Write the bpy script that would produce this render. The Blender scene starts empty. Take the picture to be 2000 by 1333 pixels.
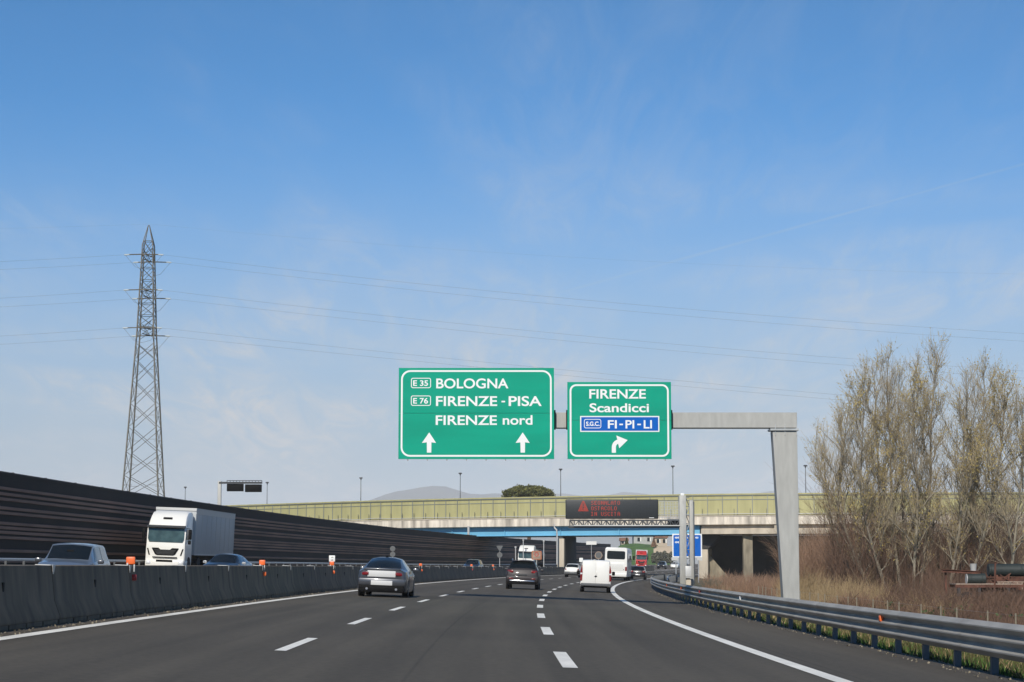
import bpy, bmesh, math, random
import numpy as np
from mathutils import Vector, Matrix
R = math.radians
SC = bpy.context.scene
COL = SC.collection
random.seed(7)
RNG = np.random.default_rng(11)

# ------------------------------------------------------------------ camera, sky, sun, exposure
FPX, HORIZON, EYE = 3903.0, 1104.57, 1.208          # focal length and horizon measured on the 2000 px wide photograph
PITCH = math.atan((HORIZON - 666.5) / FPX)
cam_data = bpy.data.cameras.new('camera')
cam_data.sensor_width = 36.0
cam_data.lens = FPX / 2000.0 * 36.0
cam_data.clip_start = 0.1
cam_data.clip_end = 60000
cam = bpy.data.objects.new('camera', cam_data)
cam.location = (0, 0, EYE)
cam.rotation_euler = (math.pi / 2 + PITCH, 0, 0)
COL.objects.link(cam)
SC.camera = cam

SUN_EL, SUN_FROM_LEFT = R(36), R(12)                # the sun stands behind the camera, a little to the left
world = bpy.data.worlds.new('World')
SC.world = world
world.use_nodes = True
def build_world():
    nt = world.node_tree
    nt.nodes.clear()
    N, L = nt.nodes.new, nt.links.new
    out = N('ShaderNodeOutputWorld')
    bg = N('ShaderNodeBackground')
    bg.inputs['Strength'].default_value = 0.101
    sky = N('ShaderNodeTexSky')
    sky.sky_type = 'NISHITA'
    sky.sun_disc = False
    sky.sun_elevation = SUN_EL
    sky.sun_rotation = math.pi + SUN_FROM_LEFT
    sky.altitude = 50
    sky.air_density = 0.6
    sky.dust_density = 0.0
    sky.ozone_density = 3.6
    # thin cirrus: noise on a cloud plane high above (direction / height), so it stays put when the camera moves
    tc = N('ShaderNodeTexCoord')
    sep = N('ShaderNodeSeparateXYZ')
    L(tc.outputs['Generated'], sep.inputs[0])
    def M(op, a, b=None, clamp=False):
        n = N('ShaderNodeMath'); n.operation = op; n.use_clamp = clamp
        for i, v in enumerate((a, b)):
            if v is None: continue
            if isinstance(v, (int, float)): n.inputs[i].default_value = v
            else: L(v, n.inputs[i])
        return n.outputs[0]
    x, y, z = sep.outputs
    zz = M('ADD', M('MAXIMUM', z, 0.0), 0.10)
    px, py = M('DIVIDE', x, zz), M('DIVIDE', y, zz)
    comb = N('ShaderNodeCombineXYZ')
    L(px, comb.inputs[0]); L(py, comb.inputs[1])
    mp = N('ShaderNodeMapping')
    mp.inputs['Rotation'].default_value = (0, 0, R(14))
    mp.inputs['Scale'].default_value = (0.75, 0.42, 1)
    L(comb.outputs[0], mp.inputs[0])
    n1 = N('ShaderNodeTexNoise')
    n1.inputs['Scale'].default_value = 1.5; n1.inputs['Detail'].default_value = 9; n1.inputs['Roughness'].default_value = 0.55
    n1.inputs['Distortion'].default_value = 0.7
    L(mp.outputs[0], n1.inputs['Vector'])
    r1 = N('ShaderNodeValToRGB')
    r1.color_ramp.elements[0].position = 0.42; r1.color_ramp.elements[0].color = (0, 0, 0, 1)
    r1.color_ramp.elements[1].position = 0.64; r1.color_ramp.elements[1].color = (1, 1, 1, 1)
    L(n1.outputs['Fac'], r1.inputs[0])
    # veil is stronger low in the sky
    low = N('ShaderNodeMapRange')
    low.inputs['From Min'].default_value = 0.20; low.inputs['From Max'].default_value = 0.07
    low.inputs['To Min'].default_value = 0.16; low.inputs['To Max'].default_value = 0.80
    L(z, low.inputs['Value'])
    mp1 = N('ShaderNodeMapping'); mp1.inputs['Rotation'].default_value = (0, 0, R(-32)); mp1.inputs['Scale'].default_value = (4.6, 1.0, 1)
    L(comb.outputs[0], mp1.inputs[0])
    n4 = N('ShaderNodeTexNoise'); n4.inputs['Scale'].default_value = 1.7; n4.inputs['Detail'].default_value = 11; n4.inputs['Roughness'].default_value = 0.66; n4.inputs['Distortion'].default_value = 1.4
    L(mp1.outputs[0], n4.inputs['Vector'])
    r4 = N('ShaderNodeMapRange'); r4.inputs['From Min'].default_value = 0.40; r4.inputs['From Max'].default_value = 0.66
    L(n4.outputs['Fac'], r4.inputs['Value'])
    cirrus = M('MULTIPLY', M('MULTIPLY', r1.outputs[0], M('ADD', M('MULTIPLY', r4.outputs[0], 1.15), 0.22)), low.outputs[0], True)
    # low fair-weather puffs on the horizon
    n2 = N('ShaderNodeTexNoise')
    mp2 = N('ShaderNodeMapping'); mp2.inputs['Scale'].default_value = (26, 26, 60)
    L(tc.outputs['Generated'], mp2.inputs[0]); L(mp2.outputs[0], n2.inputs['Vector'])
    n2.inputs['Scale'].default_value = 1.0; n2.inputs['Detail'].default_value = 8; n2.inputs['Roughness'].default_value = 0.6
    r2 = N('ShaderNodeValToRGB')
    r2.color_ramp.elements[0].position = 0.50; r2.color_ramp.elements[0].color = (0, 0, 0, 1)
    r2.color_ramp.elements[1].position = 0.70; r2.color_ramp.elements[1].color = (1, 1, 1, 1)
    L(n2.outputs['Fac'], r2.inputs[0])
    bA = N('ShaderNodeMapRange'); bA.inputs['From Min'].default_value = 0.034; bA.inputs['From Max'].default_value = 0.048
    L(z, bA.inputs['Value'])
    bB = N('ShaderNodeMapRange'); bB.inputs['From Min'].default_value = 0.064; bB.inputs['From Max'].default_value = 0.048
    L(z, bB.inputs['Value'])
    bC = N('ShaderNodeMapRange'); bC.inputs['From Min'].default_value = -0.09; bC.inputs['From Max'].default_value = -0.13
    L(x, bC.inputs['Value'])
    puffs = M('MULTIPLY', M('MULTIPLY', M('MULTIPLY', r2.outputs[0], bA.outputs[0]), bB.outputs[0]), M('MULTIPLY', bC.outputs[0], 0.95))
    # an old vapour trail: the great circle through two directions of the sky
    a = Vector(direction(850, 640)); b = Vector(direction(1985, 325))
    nrm = a.cross(b).normalized()
    dp = N('ShaderNodeVectorMath'); dp.operation = 'DOT_PRODUCT'; dp.inputs[1].default_value = nrm
    L(tc.outputs['Generated'], dp.inputs[0])
    ln = N('ShaderNodeMapRange'); ln.inputs['From Min'].default_value = 0.0011; ln.inputs['From Max'].default_value = 0.0002
    L(M('ABSOLUTE', dp.outputs['Value']), ln.inputs['Value'])
    n3 = N('ShaderNodeTexNoise'); n3.inputs['Scale'].default_value = 22; n3.inputs['Detail'].default_value = 3
    L(tc.outputs['Generated'], n3.inputs['Vector'])
    ends = N('ShaderNodeMapRange'); ends.inputs['From Min'].default_value = -0.06; ends.inputs['From Max'].default_value = 0.04
    L(x, ends.inputs['Value'])
    trail = M('MULTIPLY', M('MULTIPLY', ln.outputs[0], M('MULTIPLY', ends.outputs[0], n3.outputs['Fac'])), M('MULTIPLY', M('GREATER_THAN', y, 0.0), 0.27))
    allc = M('MAXIMUM', M('MAXIMUM', cirrus, puffs), trail, True)
    # pale haze of the lower air
    hz = N('ShaderNodeMapRange'); hz.interpolation_type = 'SMOOTHSTEP'
    hz.inputs['From Min'].default_value = 0.235; hz.inputs['From Max'].default_value = 0.03
    hz.inputs['To Min'].default_value = 0.0; hz.inputs['To Max'].default_value = 0.92
    L(z, hz.inputs['Value'])
    veil = N('ShaderNodeMixRGB'); veil.inputs[2].default_value = (3.95, 4.75, 5.45, 1)
    tint = N('ShaderNodeMixRGB'); tint.blend_type = 'MULTIPLY'; tint.inputs[0].default_value = 1.0; tint.inputs[2].default_value = (.26, .97, 1.24, 1)
    L(sky.outputs[0], tint.inputs[1])
    L(hz.outputs[0], veil.inputs[0]); L(tint.outputs[0], veil.inputs[1])
    mix = N('ShaderNodeMixRGB')
    mix.inputs[2].default_value = (5.9, 6.2, 6.6, 1)
    L(allc, mix.inputs[0]); L(veil.outputs[0], mix.inputs[1])
    L(mix.outputs[0], bg.inputs[0]); L(bg.outputs[0], out.inputs[0])

def direction(u, v):
    c, s = math.cos(PITCH), math.sin(PITCH)
    a, b = (u - 1000) / FPX, (666.5 - v) / FPX
    return Vector((a, c - b * s, s + b * c)).normalized()
build_world()

sun_data = bpy.data.lights.new('sun', 'SUN')
sun_data.energy = 4.2
sun_data.angle = R(0.53)
sun_data.color = (1.0, 0.935, 0.83)
sun = bpy.data.objects.new('sun', sun_data)
sd = Vector((math.sin(SUN_FROM_LEFT) * math.cos(SUN_EL), math.cos(SUN_FROM_LEFT) * math.cos(SUN_EL), -math.sin(SUN_EL)))
sun.rotation_euler = sd.to_track_quat('-Z', 'Y').to_euler()
sun.location = (-30, -60, 60)
COL.objects.link(sun)
SC.view_settings.view_transform = 'Standard'
SC.view_settings.look = 'None'
SC.view_settings.gamma = 1.0
SC.view_settings.use_curve_mapping = False
SC.view_settings.exposure = 0.0
SC.render.engine = 'CYCLES'
SC.cycles.max_bounces = 6
SC.cycles.diffuse_bounces = 3
SC.cycles.transparent_max_bounces = 6

# ------------------------------------------------------------------ the road's geometry (fitted to the lane lines)
_S = np.arange(0, 1400, .5)
_u = _S / 100
_kap = .06104 * np.clip((_u - .01312) / .25677, 0, 1) - np.clip((_u - 2.4) / 1.2, 0, 1) * .045 * (.06104 / .056)
_TH = -.0141 + np.cumsum(_kap) * .005
_X = np.concatenate([[0], np.cumsum(np.sin(_TH)[:-1]) * .5])
_Y = np.concatenate([[0], np.cumsum(np.cos(_TH)[:-1]) * .5])
_Z = -.04152 * _u - .019 * _u ** 2 + np.clip(_u - 2.3, 0, 2.6) ** 2 / 2.6 ** 2 + np.where(_u > 4.9, (_u - 4.9) * .25, 0)
_Z = np.where(_u > 4.9, _Z + .019 * (_u ** 2 - 4.9 ** 2), _Z)
BANK = .0383
def ref(s):
    i = lambda a: float(np.interp(s, _S, a))
    return i(_X), i(_Y), i(_Z), i(_TH)
def road(s, d, z=0.0):
    """a point s metres along the carriageway, d metres to the right of the reference line, z above the banked surface"""
    x, y, h, t = ref(s)
    return Vector((x + d * math.cos(t), y - d * math.sin(t), h - BANK * d + z))
def heading(s): return ref(s)[3]
def at(u, v, Y):
    """the point seen at photo pixel (u, v) at distance Y ahead"""
    c, s = math.cos(PITCH), math.sin(PITCH)
    t = (666.5 - v) / FPX
    z = Y * (t * c + s) / (c - t * s)
    return Vector(((u - 1000) / FPX * (Y * c + z * s), Y, z + EYE))

# ------------------------------------------------------------------ materials
def mat(name, col, rough=0.6, metal=0.0, var=0.0, scale=4.0, bump=0.0, bscale=None, emit=None, estr=1.0, coat=0.0, col2=None, stretch=None, spec=None, alpha=None, detail=6):
    m = bpy.data.materials.new(name)
    m.use_nodes = True
    nt = m.node_tree
    N, L = nt.nodes.new, nt.links.new
    b = nt.nodes['Principled BSDF']
    b.inputs['Roughness'].default_value = rough
    b.inputs['Metallic'].default_value = metal
    b.inputs['Base Color'].default_value = (*col, 1)
    if spec is not None: b.inputs['Specular IOR Level'].default_value = spec
    if coat: b.inputs['Coat Weight'].default_value = coat; b.inputs['Coat Roughness'].default_value = 0.06
    if alpha is not None: b.inputs['Alpha'].default_value = alpha
    if emit:
        b.inputs['Emission Color'].default_value = (*emit, 1)
        b.inputs['Emission Strength'].default_value = estr
    if var or bump:
        tc = N('ShaderNodeTexCoord'); mp = N('ShaderNodeMapping')
        if stretch: mp.inputs['Scale'].default_value = stretch
        L(tc.outputs['Object'], mp.inputs[0])
        nz = N('ShaderNodeTexNoise'); nz.inputs['Scale'].default_value = scale; nz.inputs['Detail'].default_value = detail
        L(mp.outputs[0], nz.inputs['Vector'])
        if var:
            rp = N('ShaderNodeValToRGB')
            rp.color_ramp.elements[0].position = 0.3; rp.color_ramp.elements[1].position = 0.7
            c2 = col2 or tuple(min(1, c * (1 + var)) for c in col)
            rp.color_ramp.elements[0].color = (*[c * (1 - var) for c in col], 1)
            rp.color_ramp.elements[1].color = (*c2, 1)
            L(nz.outputs['Fac'], rp.inputs[0]); L(rp.outputs[0], b.inputs['Base Color'])
        if bump:
            nb = N('ShaderNodeTexNoise'); nb.inputs['Scale'].default_value = bscale or scale * 4; nb.inputs['Detail'].default_value = 4
            L(mp.outputs[0], nb.inputs['Vector'])
            bp = N('ShaderNodeBump'); bp.inputs['Strength'].default_value = bump; bp.inputs['Distance'].default_value = 0.02
            L(nb.outputs['Fac'], bp.inputs['Height']); L(bp.outputs[0], b.inputs['Normal'])
    return m

def asphalt_material():
    """dark asphalt with two-scale speckle, streaks along the traffic and dirt in the shoulders"""
    m = bpy.data.materials.new('asphalt'); m.use_nodes = True
    nt = m.node_tree; N, L = nt.nodes.new, nt.links.new
    b = nt.nodes['Principled BSDF']
    b.inputs['Roughness'].default_value = 0.86
    b.inputs['Specular IOR Level'].default_value = 0.3
    tc = N('ShaderNodeTexCoord')
    def noise(scale, detail, sc=None):
        n = N('ShaderNodeTexNoise'); n.inputs['Scale'].default_value = scale; n.inputs['Detail'].default_value = detail
        if sc:
            mp = N('ShaderNodeMapping'); mp.inputs['Scale'].default_value = sc
            L(tc.outputs['UV'], mp.inputs[0]); L(mp.outputs[0], n.inputs['Vector'])
        else: L(tc.outputs['UV'], n.inputs['Vector'])
        return n.outputs['Fac']
    def M(op, a, b_=None):
        n = N('ShaderNodeMath'); n.operation = op
        for i, v in enumerate((a, b_)):
            if v is None: continue
            if isinstance(v, (int, float)): n.inputs[i].default_value = v
            else: L(v, n.inputs[i])
        return n.outputs[0]
    fine = noise(9, 8); streak = noise(1.1, 4, (1.6, 0.03, 1)); blot = noise(0.12, 5)
    f = M('ADD', M('ADD', M('MULTIPLY', fine, 0.62), M('MULTIPLY', streak, 0.62)), M('MULTIPLY', blot, 0.42))
    sp0 = N('ShaderNodeSeparateXYZ'); L(tc.outputs['UV'], sp0.inputs[0])
    wob = M('MULTIPLY', M('SUBTRACT', noise(.6, 2, (1, .05, 1)), 0.5), 1.4)
    track = M('COSINE', M('MULTIPLY', M('ADD', M('ADD', sp0.outputs[0], wob), 4.6 + .93), 2 * math.pi / 1.872))
    f = M('ADD', f, M('MULTIPLY', track, 0.045))
    def line(v, at_, half):
        n = N('ShaderNodeMapRange'); n.inputs['From Min'].default_value = half; n.inputs['From Max'].default_value = half * .3
        L(M('ABSOLUTE', M('SUBTRACT', v, at_)), n.inputs['Value']); return n.outputs[0]
    wv = M('ADD', sp0.outputs[1], M('MULTIPLY', sp0.outputs[0], .06))
    f = M('ADD', f, M('MULTIPLY', M('MULTIPLY', line(wv, 74.5, .5), noise(1.2, 3)), 0.30))
    f = M('SUBTRACT', f, M('MULTIPLY', M('MAXIMUM', line(sp0.outputs[0], -.86, .03), line(sp0.outputs[0], 4.62, .04)), 0.14))
    rp = N('ShaderNodeValToRGB')
    rp.color_ramp.elements[0].position = 0.50; rp.color_ramp.elements[0].color = (0.047, 0.0405, 0.031, 1)
    rp.color_ramp.elements[1].position = 1.0; rp.color_ramp.elements[1].color = (0.110, 0.095, 0.072, 1)
    L(f, rp.inputs[0]); 
    # sandy dirt along both edges: UV x is the distance from the reference line
    sep = N('ShaderNodeSeparateXYZ'); L(tc.outputs['UV'], sep.inputs[0])
    def ramp(v, a, b2):
        n = N('ShaderNodeMapRange'); n.inputs['From Min'].default_value = a; n.inputs['From Max'].default_value = b2
        L(v, n.inputs['Value']); return n.outputs[0]
    dirty = M('MAXIMUM', ramp(sep.outputs[0], -6.55, -6.85), M('MULTIPLY', ramp(sep.outputs[0], 5.6, 7.1), 0.6))
    dn = noise(2.2, 6, (2, 0.5, 1))
    df = M('MULTIPLY', dirty, ramp(dn, 0.35, 0.65))
    mx = N('ShaderNodeMixRGB'); mx.inputs[2].default_value = (0.13, 0.105, 0.08, 1)
    L(df, mx.inputs[0]); L(rp.outputs[0], mx.inputs[1]); L(mx.outputs[0], b.inputs['Base Color'])
    bp = N('ShaderNodeBump'); bp.inputs['Strength'].default_value = 0.35; bp.inputs['Distance'].default_value = 0.01
    L(noise(60, 2), bp.inputs['Height']); L(bp.outputs[0], b.inputs['Normal'])
    return m

M_ = {}
M_['asphalt'] = asphalt_material()
M_['paint'] = mat('road_paint', (0.84, 0.81, 0.73), .7, var=.14, scale=2.5, stretch=(1, .3, 1))
M_['barrier'] = mat('barrier_concrete', (0.152, 0.120, 0.082), .85, var=.42, scale=2.6, bump=.3, bscale=14, stretch=(1, 1, .22))
M_['concrete'] = mat('pale_concrete', (0.54, 0.47, 0.37), .85, var=.20, scale=.9, bump=.2, bscale=8, stretch=(1, 1, .25))
M_['oldconc'] = mat('weathered_concrete', (0.25, 0.215, 0.155), .9, var=.4, scale=1.4, stretch=(1, 1, .3))
M_['stained'] = mat('stained_concrete', (0.66, 0.59, 0.49), .85, var=.5, scale=1.1, bump=.3, bscale=6, stretch=(1, 1, .14))
M_['shadeconc'] = mat('shade_toned_concrete', (0.05, 0.046, 0.042), .9, var=.2, scale=.5)  # shade under the deck put into a near-black concrete colour
M_['blue_girder'] = mat('blue_paint', (0.165, 0.455, 0.66), .5, var=.10, scale=.35, stretch=(.4, 1, 2.0))
M_['yellow'] = mat('yellow_green_screen', (0.45, 0.42, 0.20), .55, var=.10, scale=.5, stretch=(2.2, 2.2, .3))
M_['screenpost'] = mat('screen_post', (0.30, 0.32, 0.30), .5, .4)
M_['galv'] = mat('galvanised_steel', (0.46, 0.48, 0.48), .48, .35, var=.13, scale=5, bump=.05)
M_['galv_dull'] = mat('weathered_zinc', (0.41, 0.41, 0.385), .6, .15, var=.11, scale=3.2, bump=.05, stretch=(1.6, 1.6, .35), detail=10)
M_['rail'] = mat('guardrail_zinc', (0.40, 0.375, 0.33), .55, .2, spec=.25, var=.2, scale=3, stretch=(1, .3, 1))
M_['raildark'] = mat('guardrail_post_zinc', (0.13, 0.14, 0.15), .6, .4, var=.2, scale=4)
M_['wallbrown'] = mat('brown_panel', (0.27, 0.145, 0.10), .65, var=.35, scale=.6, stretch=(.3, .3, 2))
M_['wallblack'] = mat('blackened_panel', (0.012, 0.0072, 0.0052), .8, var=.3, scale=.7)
M_['pylon'] = mat('pylon_steel', (0.15, 0.14, 0.115), .6, .3, var=.25, scale=1.5)
M_['wire'] = mat('aluminium_wire', (0.22, 0.24, 0.27), .5, .3)
M_['glassinsul'] = mat('insulator_glass', (0.55, 0.6, 0.6), .15)
M_['green'] = mat('sign_green', (0.0, 0.335, 0.215), .55, spec=.2, var=.09, scale=.7, stretch=(.4, 1, 2))
M_['white'] = mat('sign_white', (0.86, 0.87, 0.85), .45)
M_['bluesign'] = mat('sign_blue', (0.0, 0.115, 0.50), .5, spec=.2)
M_['signback'] = mat('sign_back_grey', (0.13, 0.135, 0.135), .6, .3)
M_['black'] = mat('black_plastic', (0.006, 0.006, 0.0065), .65, spec=.12)
M_['led_panel'] = mat('message_panel', (0.022, 0.026, 0.028), .45, var=.15, scale=6)
M_['led'] = mat('lit_diode', (0.1, 0.01, 0.005), .5, emit=(1.0, 0.075, 0.03), estr=0.5)
M_['led_off'] = mat('unlit_diode', (0.045, 0.05, 0.055), .4)
M_['orange'] = mat('orange_reflector', (0.85, 0.15, 0.03), .4)
M_['redref'] = mat('red_reflector', (0.45, 0.035, 0.03), .4)
M_['tyre'] = mat('tyre_rubber', (0.016, 0.016, 0.017), .85)
M_['rim'] = mat('alloy_rim', (0.42, 0.42, 0.44), .35, .8)
M_['glass'] = mat('tinted_glass', (0.008, 0.011, 0.013), .05, spec=.42)
M_['silver'] = mat('silver_paint', (0.075, 0.08, 0.092), .34, .4, coat=.6)
M_['chrome'] = mat('chrome_trim', (0.75, 0.75, 0.77), .18, 1.0)
M_['darkcar'] = mat('dark_brown_paint', (0.034, 0.029, 0.030), .5, .2, coat=.15)
M_['blackcar'] = mat('black_paint', (0.012, 0.013, 0.016), .28, .2, coat=.6)
M_['blueestate'] = mat('blue_grey_paint', (0.22, 0.255, 0.30), .32, .5, coat=.6)
M_['whitecar'] = mat('white_paint', (0.84, 0.83, 0.78), .35, coat=.4)
M_['tail'] = mat('tail_lamp_red', (0.20, 0.010, 0.012), .25, coat=.5)
M_['lamp'] = mat('head_lamp_glass', (0.72, 0.74, 0.75), .15, coat=.6)
M_['plate'] = mat('number_plate', (0.62, 0.62, 0.61), .5)
M_['bumper'] = mat('grey_bumper', (0.045, 0.047, 0.05), .65)
M_['vanbumper'] = mat('mid_grey_bumper', (0.11, 0.115, 0.12), .65)
M_['tarp'] = mat('trailer_side_grey', (0.46, 0.48, 0.48), .5, var=.08, scale=.6, stretch=(1, .5, .15))
M_['truckred'] = mat('red_truck_paint', (0.50, 0.03, 0.025), .35, coat=.4)
M_['bark'] = mat('pale_bark', (0.255, 0.225, 0.17), .9, var=.35, scale=3, bump=.4, stretch=(1, 1, .4))
M_['twig'] = mat('twig_bark', (0.42, 0.34, 0.215), .9, var=.3, scale=.8)
M_['bud'] = mat('olive_catkins', (0.44, 0.34, 0.095), .85, var=.35, scale=.6)
M_['bramble'] = mat('bramble_stems', (0.30, 0.185, 0.12), .95, var=.35, scale=.5)
M_['bramble2'] = mat('grey_thicket_stems', (0.26, 0.19, 0.13), .95, var=.35, scale=.5)
M_['tangle'] = mat('bramble_tangle', (0.165, 0.098, 0.065), .95, var=.4, scale=.4)
M_['ivy'] = mat('bramble_leaves', (0.05, 0.075, 0.022), .8, var=.5, scale=.5)
M_['reed'] = mat('dry_reed', (0.37, 0.265, 0.14), .9, var=.3, scale=.6)
M_['grass'] = mat('verge_grass', (0.075, 0.085, 0.022), .9, var=.45, scale=.5, col2=(0.135, 0.115, 0.040))
M_['greengrass'] = mat('green_grass', (0.075, 0.145, 0.024), .9, var=.3, scale=.4)
M_['soil'] = mat('verge_soil', (0.085, 0.075, 0.04), .95, var=.4, scale=.35, bump=.5, bscale=3, col2=(0.16, 0.13, 0.07))
M_['field'] = mat('field', (0.085, 0.095, 0.035), .95, var=.4, scale=.02, col2=(0.15, 0.12, 0.06))
M_['hill'] = mat('wooded_hill', (0.10, 0.105, 0.085), .95, var=.3, scale=.002)
M_['pine'] = mat('pine_needles', (0.085, 0.105, 0.024), .9, var=.5, scale=.6, col2=(0.17, 0.165, 0.045))
M_['pinebark'] = mat('pine_bark', (0.12, 0.07, 0.045), .9, var=.3)
M_['rust'] = mat('rusty_steel', (0.12, 0.05, 0.032), .9, var=.5, scale=2.2, bump=.3)
M_['oldtimber'] = mat('weathered_boards', (0.34, 0.26, 0.20), .9, var=.4, scale=2.5, stretch=(.2, 2, 2))
M_['darktarp'] = mat('dark_green_tank', (0.022, 0.030, 0.028), .6, var=.2, scale=1)
M_['plaster'] = mat('ochre_plaster', (0.52, 0.42, 0.32), .9, var=.15, scale=.2)
M_['rooftile'] = mat('roof_tiles', (0.30, 0.15, 0.09), .9, var=.25, scale=.5)
M_['greybush'] = mat('grey_bush', (0.16, 0.16, 0.12), .95, var=.35, scale=.5)
M_['speedframe'] = mat('faded_orange_frame', (0.42, 0.15, 0.07), .6)
M_['straps'] = mat('light_grey_steel', (0.58, 0.58, 0.56), .5, .2)

# ------------------------------------------------------------------ mesh helpers
class MB:
    """collects shapes; build() links them as ONE mesh object"""
    def __init__(s): s.v = []; s.f = []; s.smooth = True; s.uv = None
    def add(s, vs, fs):
        o = len(s.v); s.v += [tuple(p) for p in vs]; s.f += [tuple(i + o for i in f) for f in fs]
    def box(s, c, size, rot=None, taper=(1, 1)):
        cx, cy, cz = c; a, b, h = size[0] / 2, size[1] / 2, size[2] / 2
        pts = []
        for sz in (-1, 1):
            k, l = (1, 1) if sz < 0 else taper
            for sx, sy in ((-1, -1), (1, -1), (1, 1), (-1, 1)): pts.append(Vector((sx * a * k, sy * b * l, sz * h)))
        if rot: 
            Mx = Matrix.Rotation(rot[2], 3, 'Z') @ Matrix.Rotation(rot[1], 3, 'Y') @ Matrix.Rotation(rot[0], 3, 'X')
            pts = [Mx @ p for p in pts]
        s.add([(p.x + cx, p.y + cy, p.z + cz) for p in pts], [(0, 3, 2, 1), (4, 5, 6, 7), (0, 1, 5, 4), (1, 2, 6, 5), (2, 3, 7, 6), (3, 0, 4, 7)])
        return s
    def rbox(s, c, size, r=.03, seg=2, rot=None):
        bm = bmesh.new(); bmesh.ops.create_cube(bm, size=1)
        for v in bm.verts: v.co = Vector((v.co.x * size[0], v.co.y * size[1], v.co.z * size[2]))
        r = min(r, min(size) * .49)
        bmesh.ops.bevel(bm, geom=bm.edges[:], offset=r, segments=seg, profile=.5, affect='EDGES')
        Mx = Matrix.Translation(c)
        if rot: Mx = Mx @ Matrix.Rotation(rot[2], 4, 'Z') @ Matrix.Rotation(rot[1], 4, 'Y') @ Matrix.Rotation(rot[0], 4, 'X')
        bm.verts.index_update()
        s.add([Mx @ v.co for v in bm.verts], [[v.index for v in f.verts] for f in bm.faces]); bm.free(); return s
    def tube(s, pts, r, n=8, cap=True):
        pts = [Vector(p) for p in pts]; rr = r if isinstance(r, (list, tuple)) else [r] * len(pts)
        rings = []; up0 = None
        for i, p in enumerate(pts):
            t = (pts[min(i + 1, len(pts) - 1)] - pts[max(i - 1, 0)]).normalized()
            ref_ = Vector((0, 0, 1)) if abs(t.z) < .95 else Vector((1, 0, 0))
            a = t.cross(ref_).normalized(); b = t.cross(a).normalized()
            rings.append([p + (a * math.cos(2 * math.pi * k / n) + b * math.sin(2 * math.pi * k / n)) * rr[i] for k in range(n)])
        return s.loft(rings, cap)
    def loft(s, rings, cap=True, closed=True):
        n = len(rings[0]); vs = [p for r_ in rings for p in r_]; fs = []
        for i in range(len(rings) - 1):
            for k in range(n if closed else n - 1):
                k2 = (k + 1) % n
                fs.append((i * n + k, i * n + k2, (i + 1) * n + k2, (i + 1) * n + k))
        if cap and closed:
            fs.append(tuple(range(n - 1, -1, -1))); fs.append(tuple(range((len(rings) - 1) * n, len(rings) * n)))
        s.add(vs, fs); return s
    def prism(s, poly, axis, a, b):
        """poly: 2-D outline in the plane across axis ('x': (y,z), 'y': (x,z), 'z': (x,y)), from a to b"""
        def P(p, t): return {'x': (t, p[0], p[1]), 'y': (p[0], t, p[1]), 'z': (p[0], p[1], t)}[axis]
        return s.loft([[P(p, a) for p in poly], [P(p, b) for p in poly]])
    def grid(s, fn, nu, nv, closed=False):
        vs = [fn(i / nu, j / nv) for i in range(nu + 1) for j in range(nv + 1)]
        fs = [(i * (nv + 1) + j, (i + 1) * (nv + 1) + j, (i + 1) * (nv + 1) + j + 1, i * (nv + 1) + j + 1) for i in range(nu) for j in range(nv)]
        s.add(vs, fs); return s
    def disc(s, c, r, axis='x', n=18, r0=0.0):
        pts = []
        for k in range(n):
            a = 2 * math.pi * k / n; p, q = r * math.cos(a), r * math.sin(a)
            pts.append({'x': (c[0], c[1] + p, c[2] + q), 'y': (c[0] + p, c[1], c[2] + q), 'z': (c[0] + p, c[1] + q, c[2])}[axis])
        s.add(pts, [tuple(range(n))]); return s
    def cyl(s, c, r, w, axis='x', n=20):
        def ring(t):
            o = []
            for k in range(n):
                a = 2 * math.pi * k / n; p, q = r * math.cos(a), r * math.sin(a)
                o.append({'x': (c[0] + t, c[1] + p, c[2] + q), 'y': (c[0] + p, c[1] + t, c[2] + q), 'z': (c[0] + p, c[1] + q, c[2] + t)}[axis])
            return o
        return s.loft([ring(-w / 2), ring(w / 2)])
    def build(s, name, m, parent=None, bevel=0, fixn=True, sharp=35):
        me = bpy.data.meshes.new(name); me.from_pydata(s.v, [], s.f)
        if fixn:
            bm = bmesh.new(); bm.from_mesh(me); bmesh.ops.recalc_face_normals(bm, faces=bm.faces[:]); bm.to_mesh(me); bm.free()
        me.materials.append(m)
        for p in me.polygons: p.use_smooth = True
        me.set_sharp_from_angle(angle=R(sharp))
        o = bpy.data.objects.new(name, me); COL.objects.link(o)
        if parent: o.parent = parent
        if bevel:
            b = o.modifiers.new('bevel', 'BEVEL'); b.width = bevel; b.segments = 2; b.limit_method = 'ANGLE'; b.angle_limit = R(40)
        return o

def fast_mesh(name, V, Fc, m, parent=None):
    """numpy verts (n,3) and faces (k,3|4) to one object"""
    me = bpy.data.meshes.new(name)
    V = np.asarray(V, dtype=np.float32); Fc = np.asarray(Fc, dtype=np.int32); k = Fc.shape[1]
    me.vertices.add(len(V)); me.vertices.foreach_set('co', V.ravel())
    me.loops.add(Fc.size); me.loops.foreach_set('vertex_index', Fc.ravel())
    me.polygons.add(len(Fc)); me.polygons.foreach_set('loop_start', np.arange(0, Fc.size, k, dtype=np.int32))
    me.update(calc_edges=True); me.materials.append(m)
    o = bpy.data.objects.new(name, me); COL.objects.link(o)
    if parent: o.parent = parent
    return o

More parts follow.
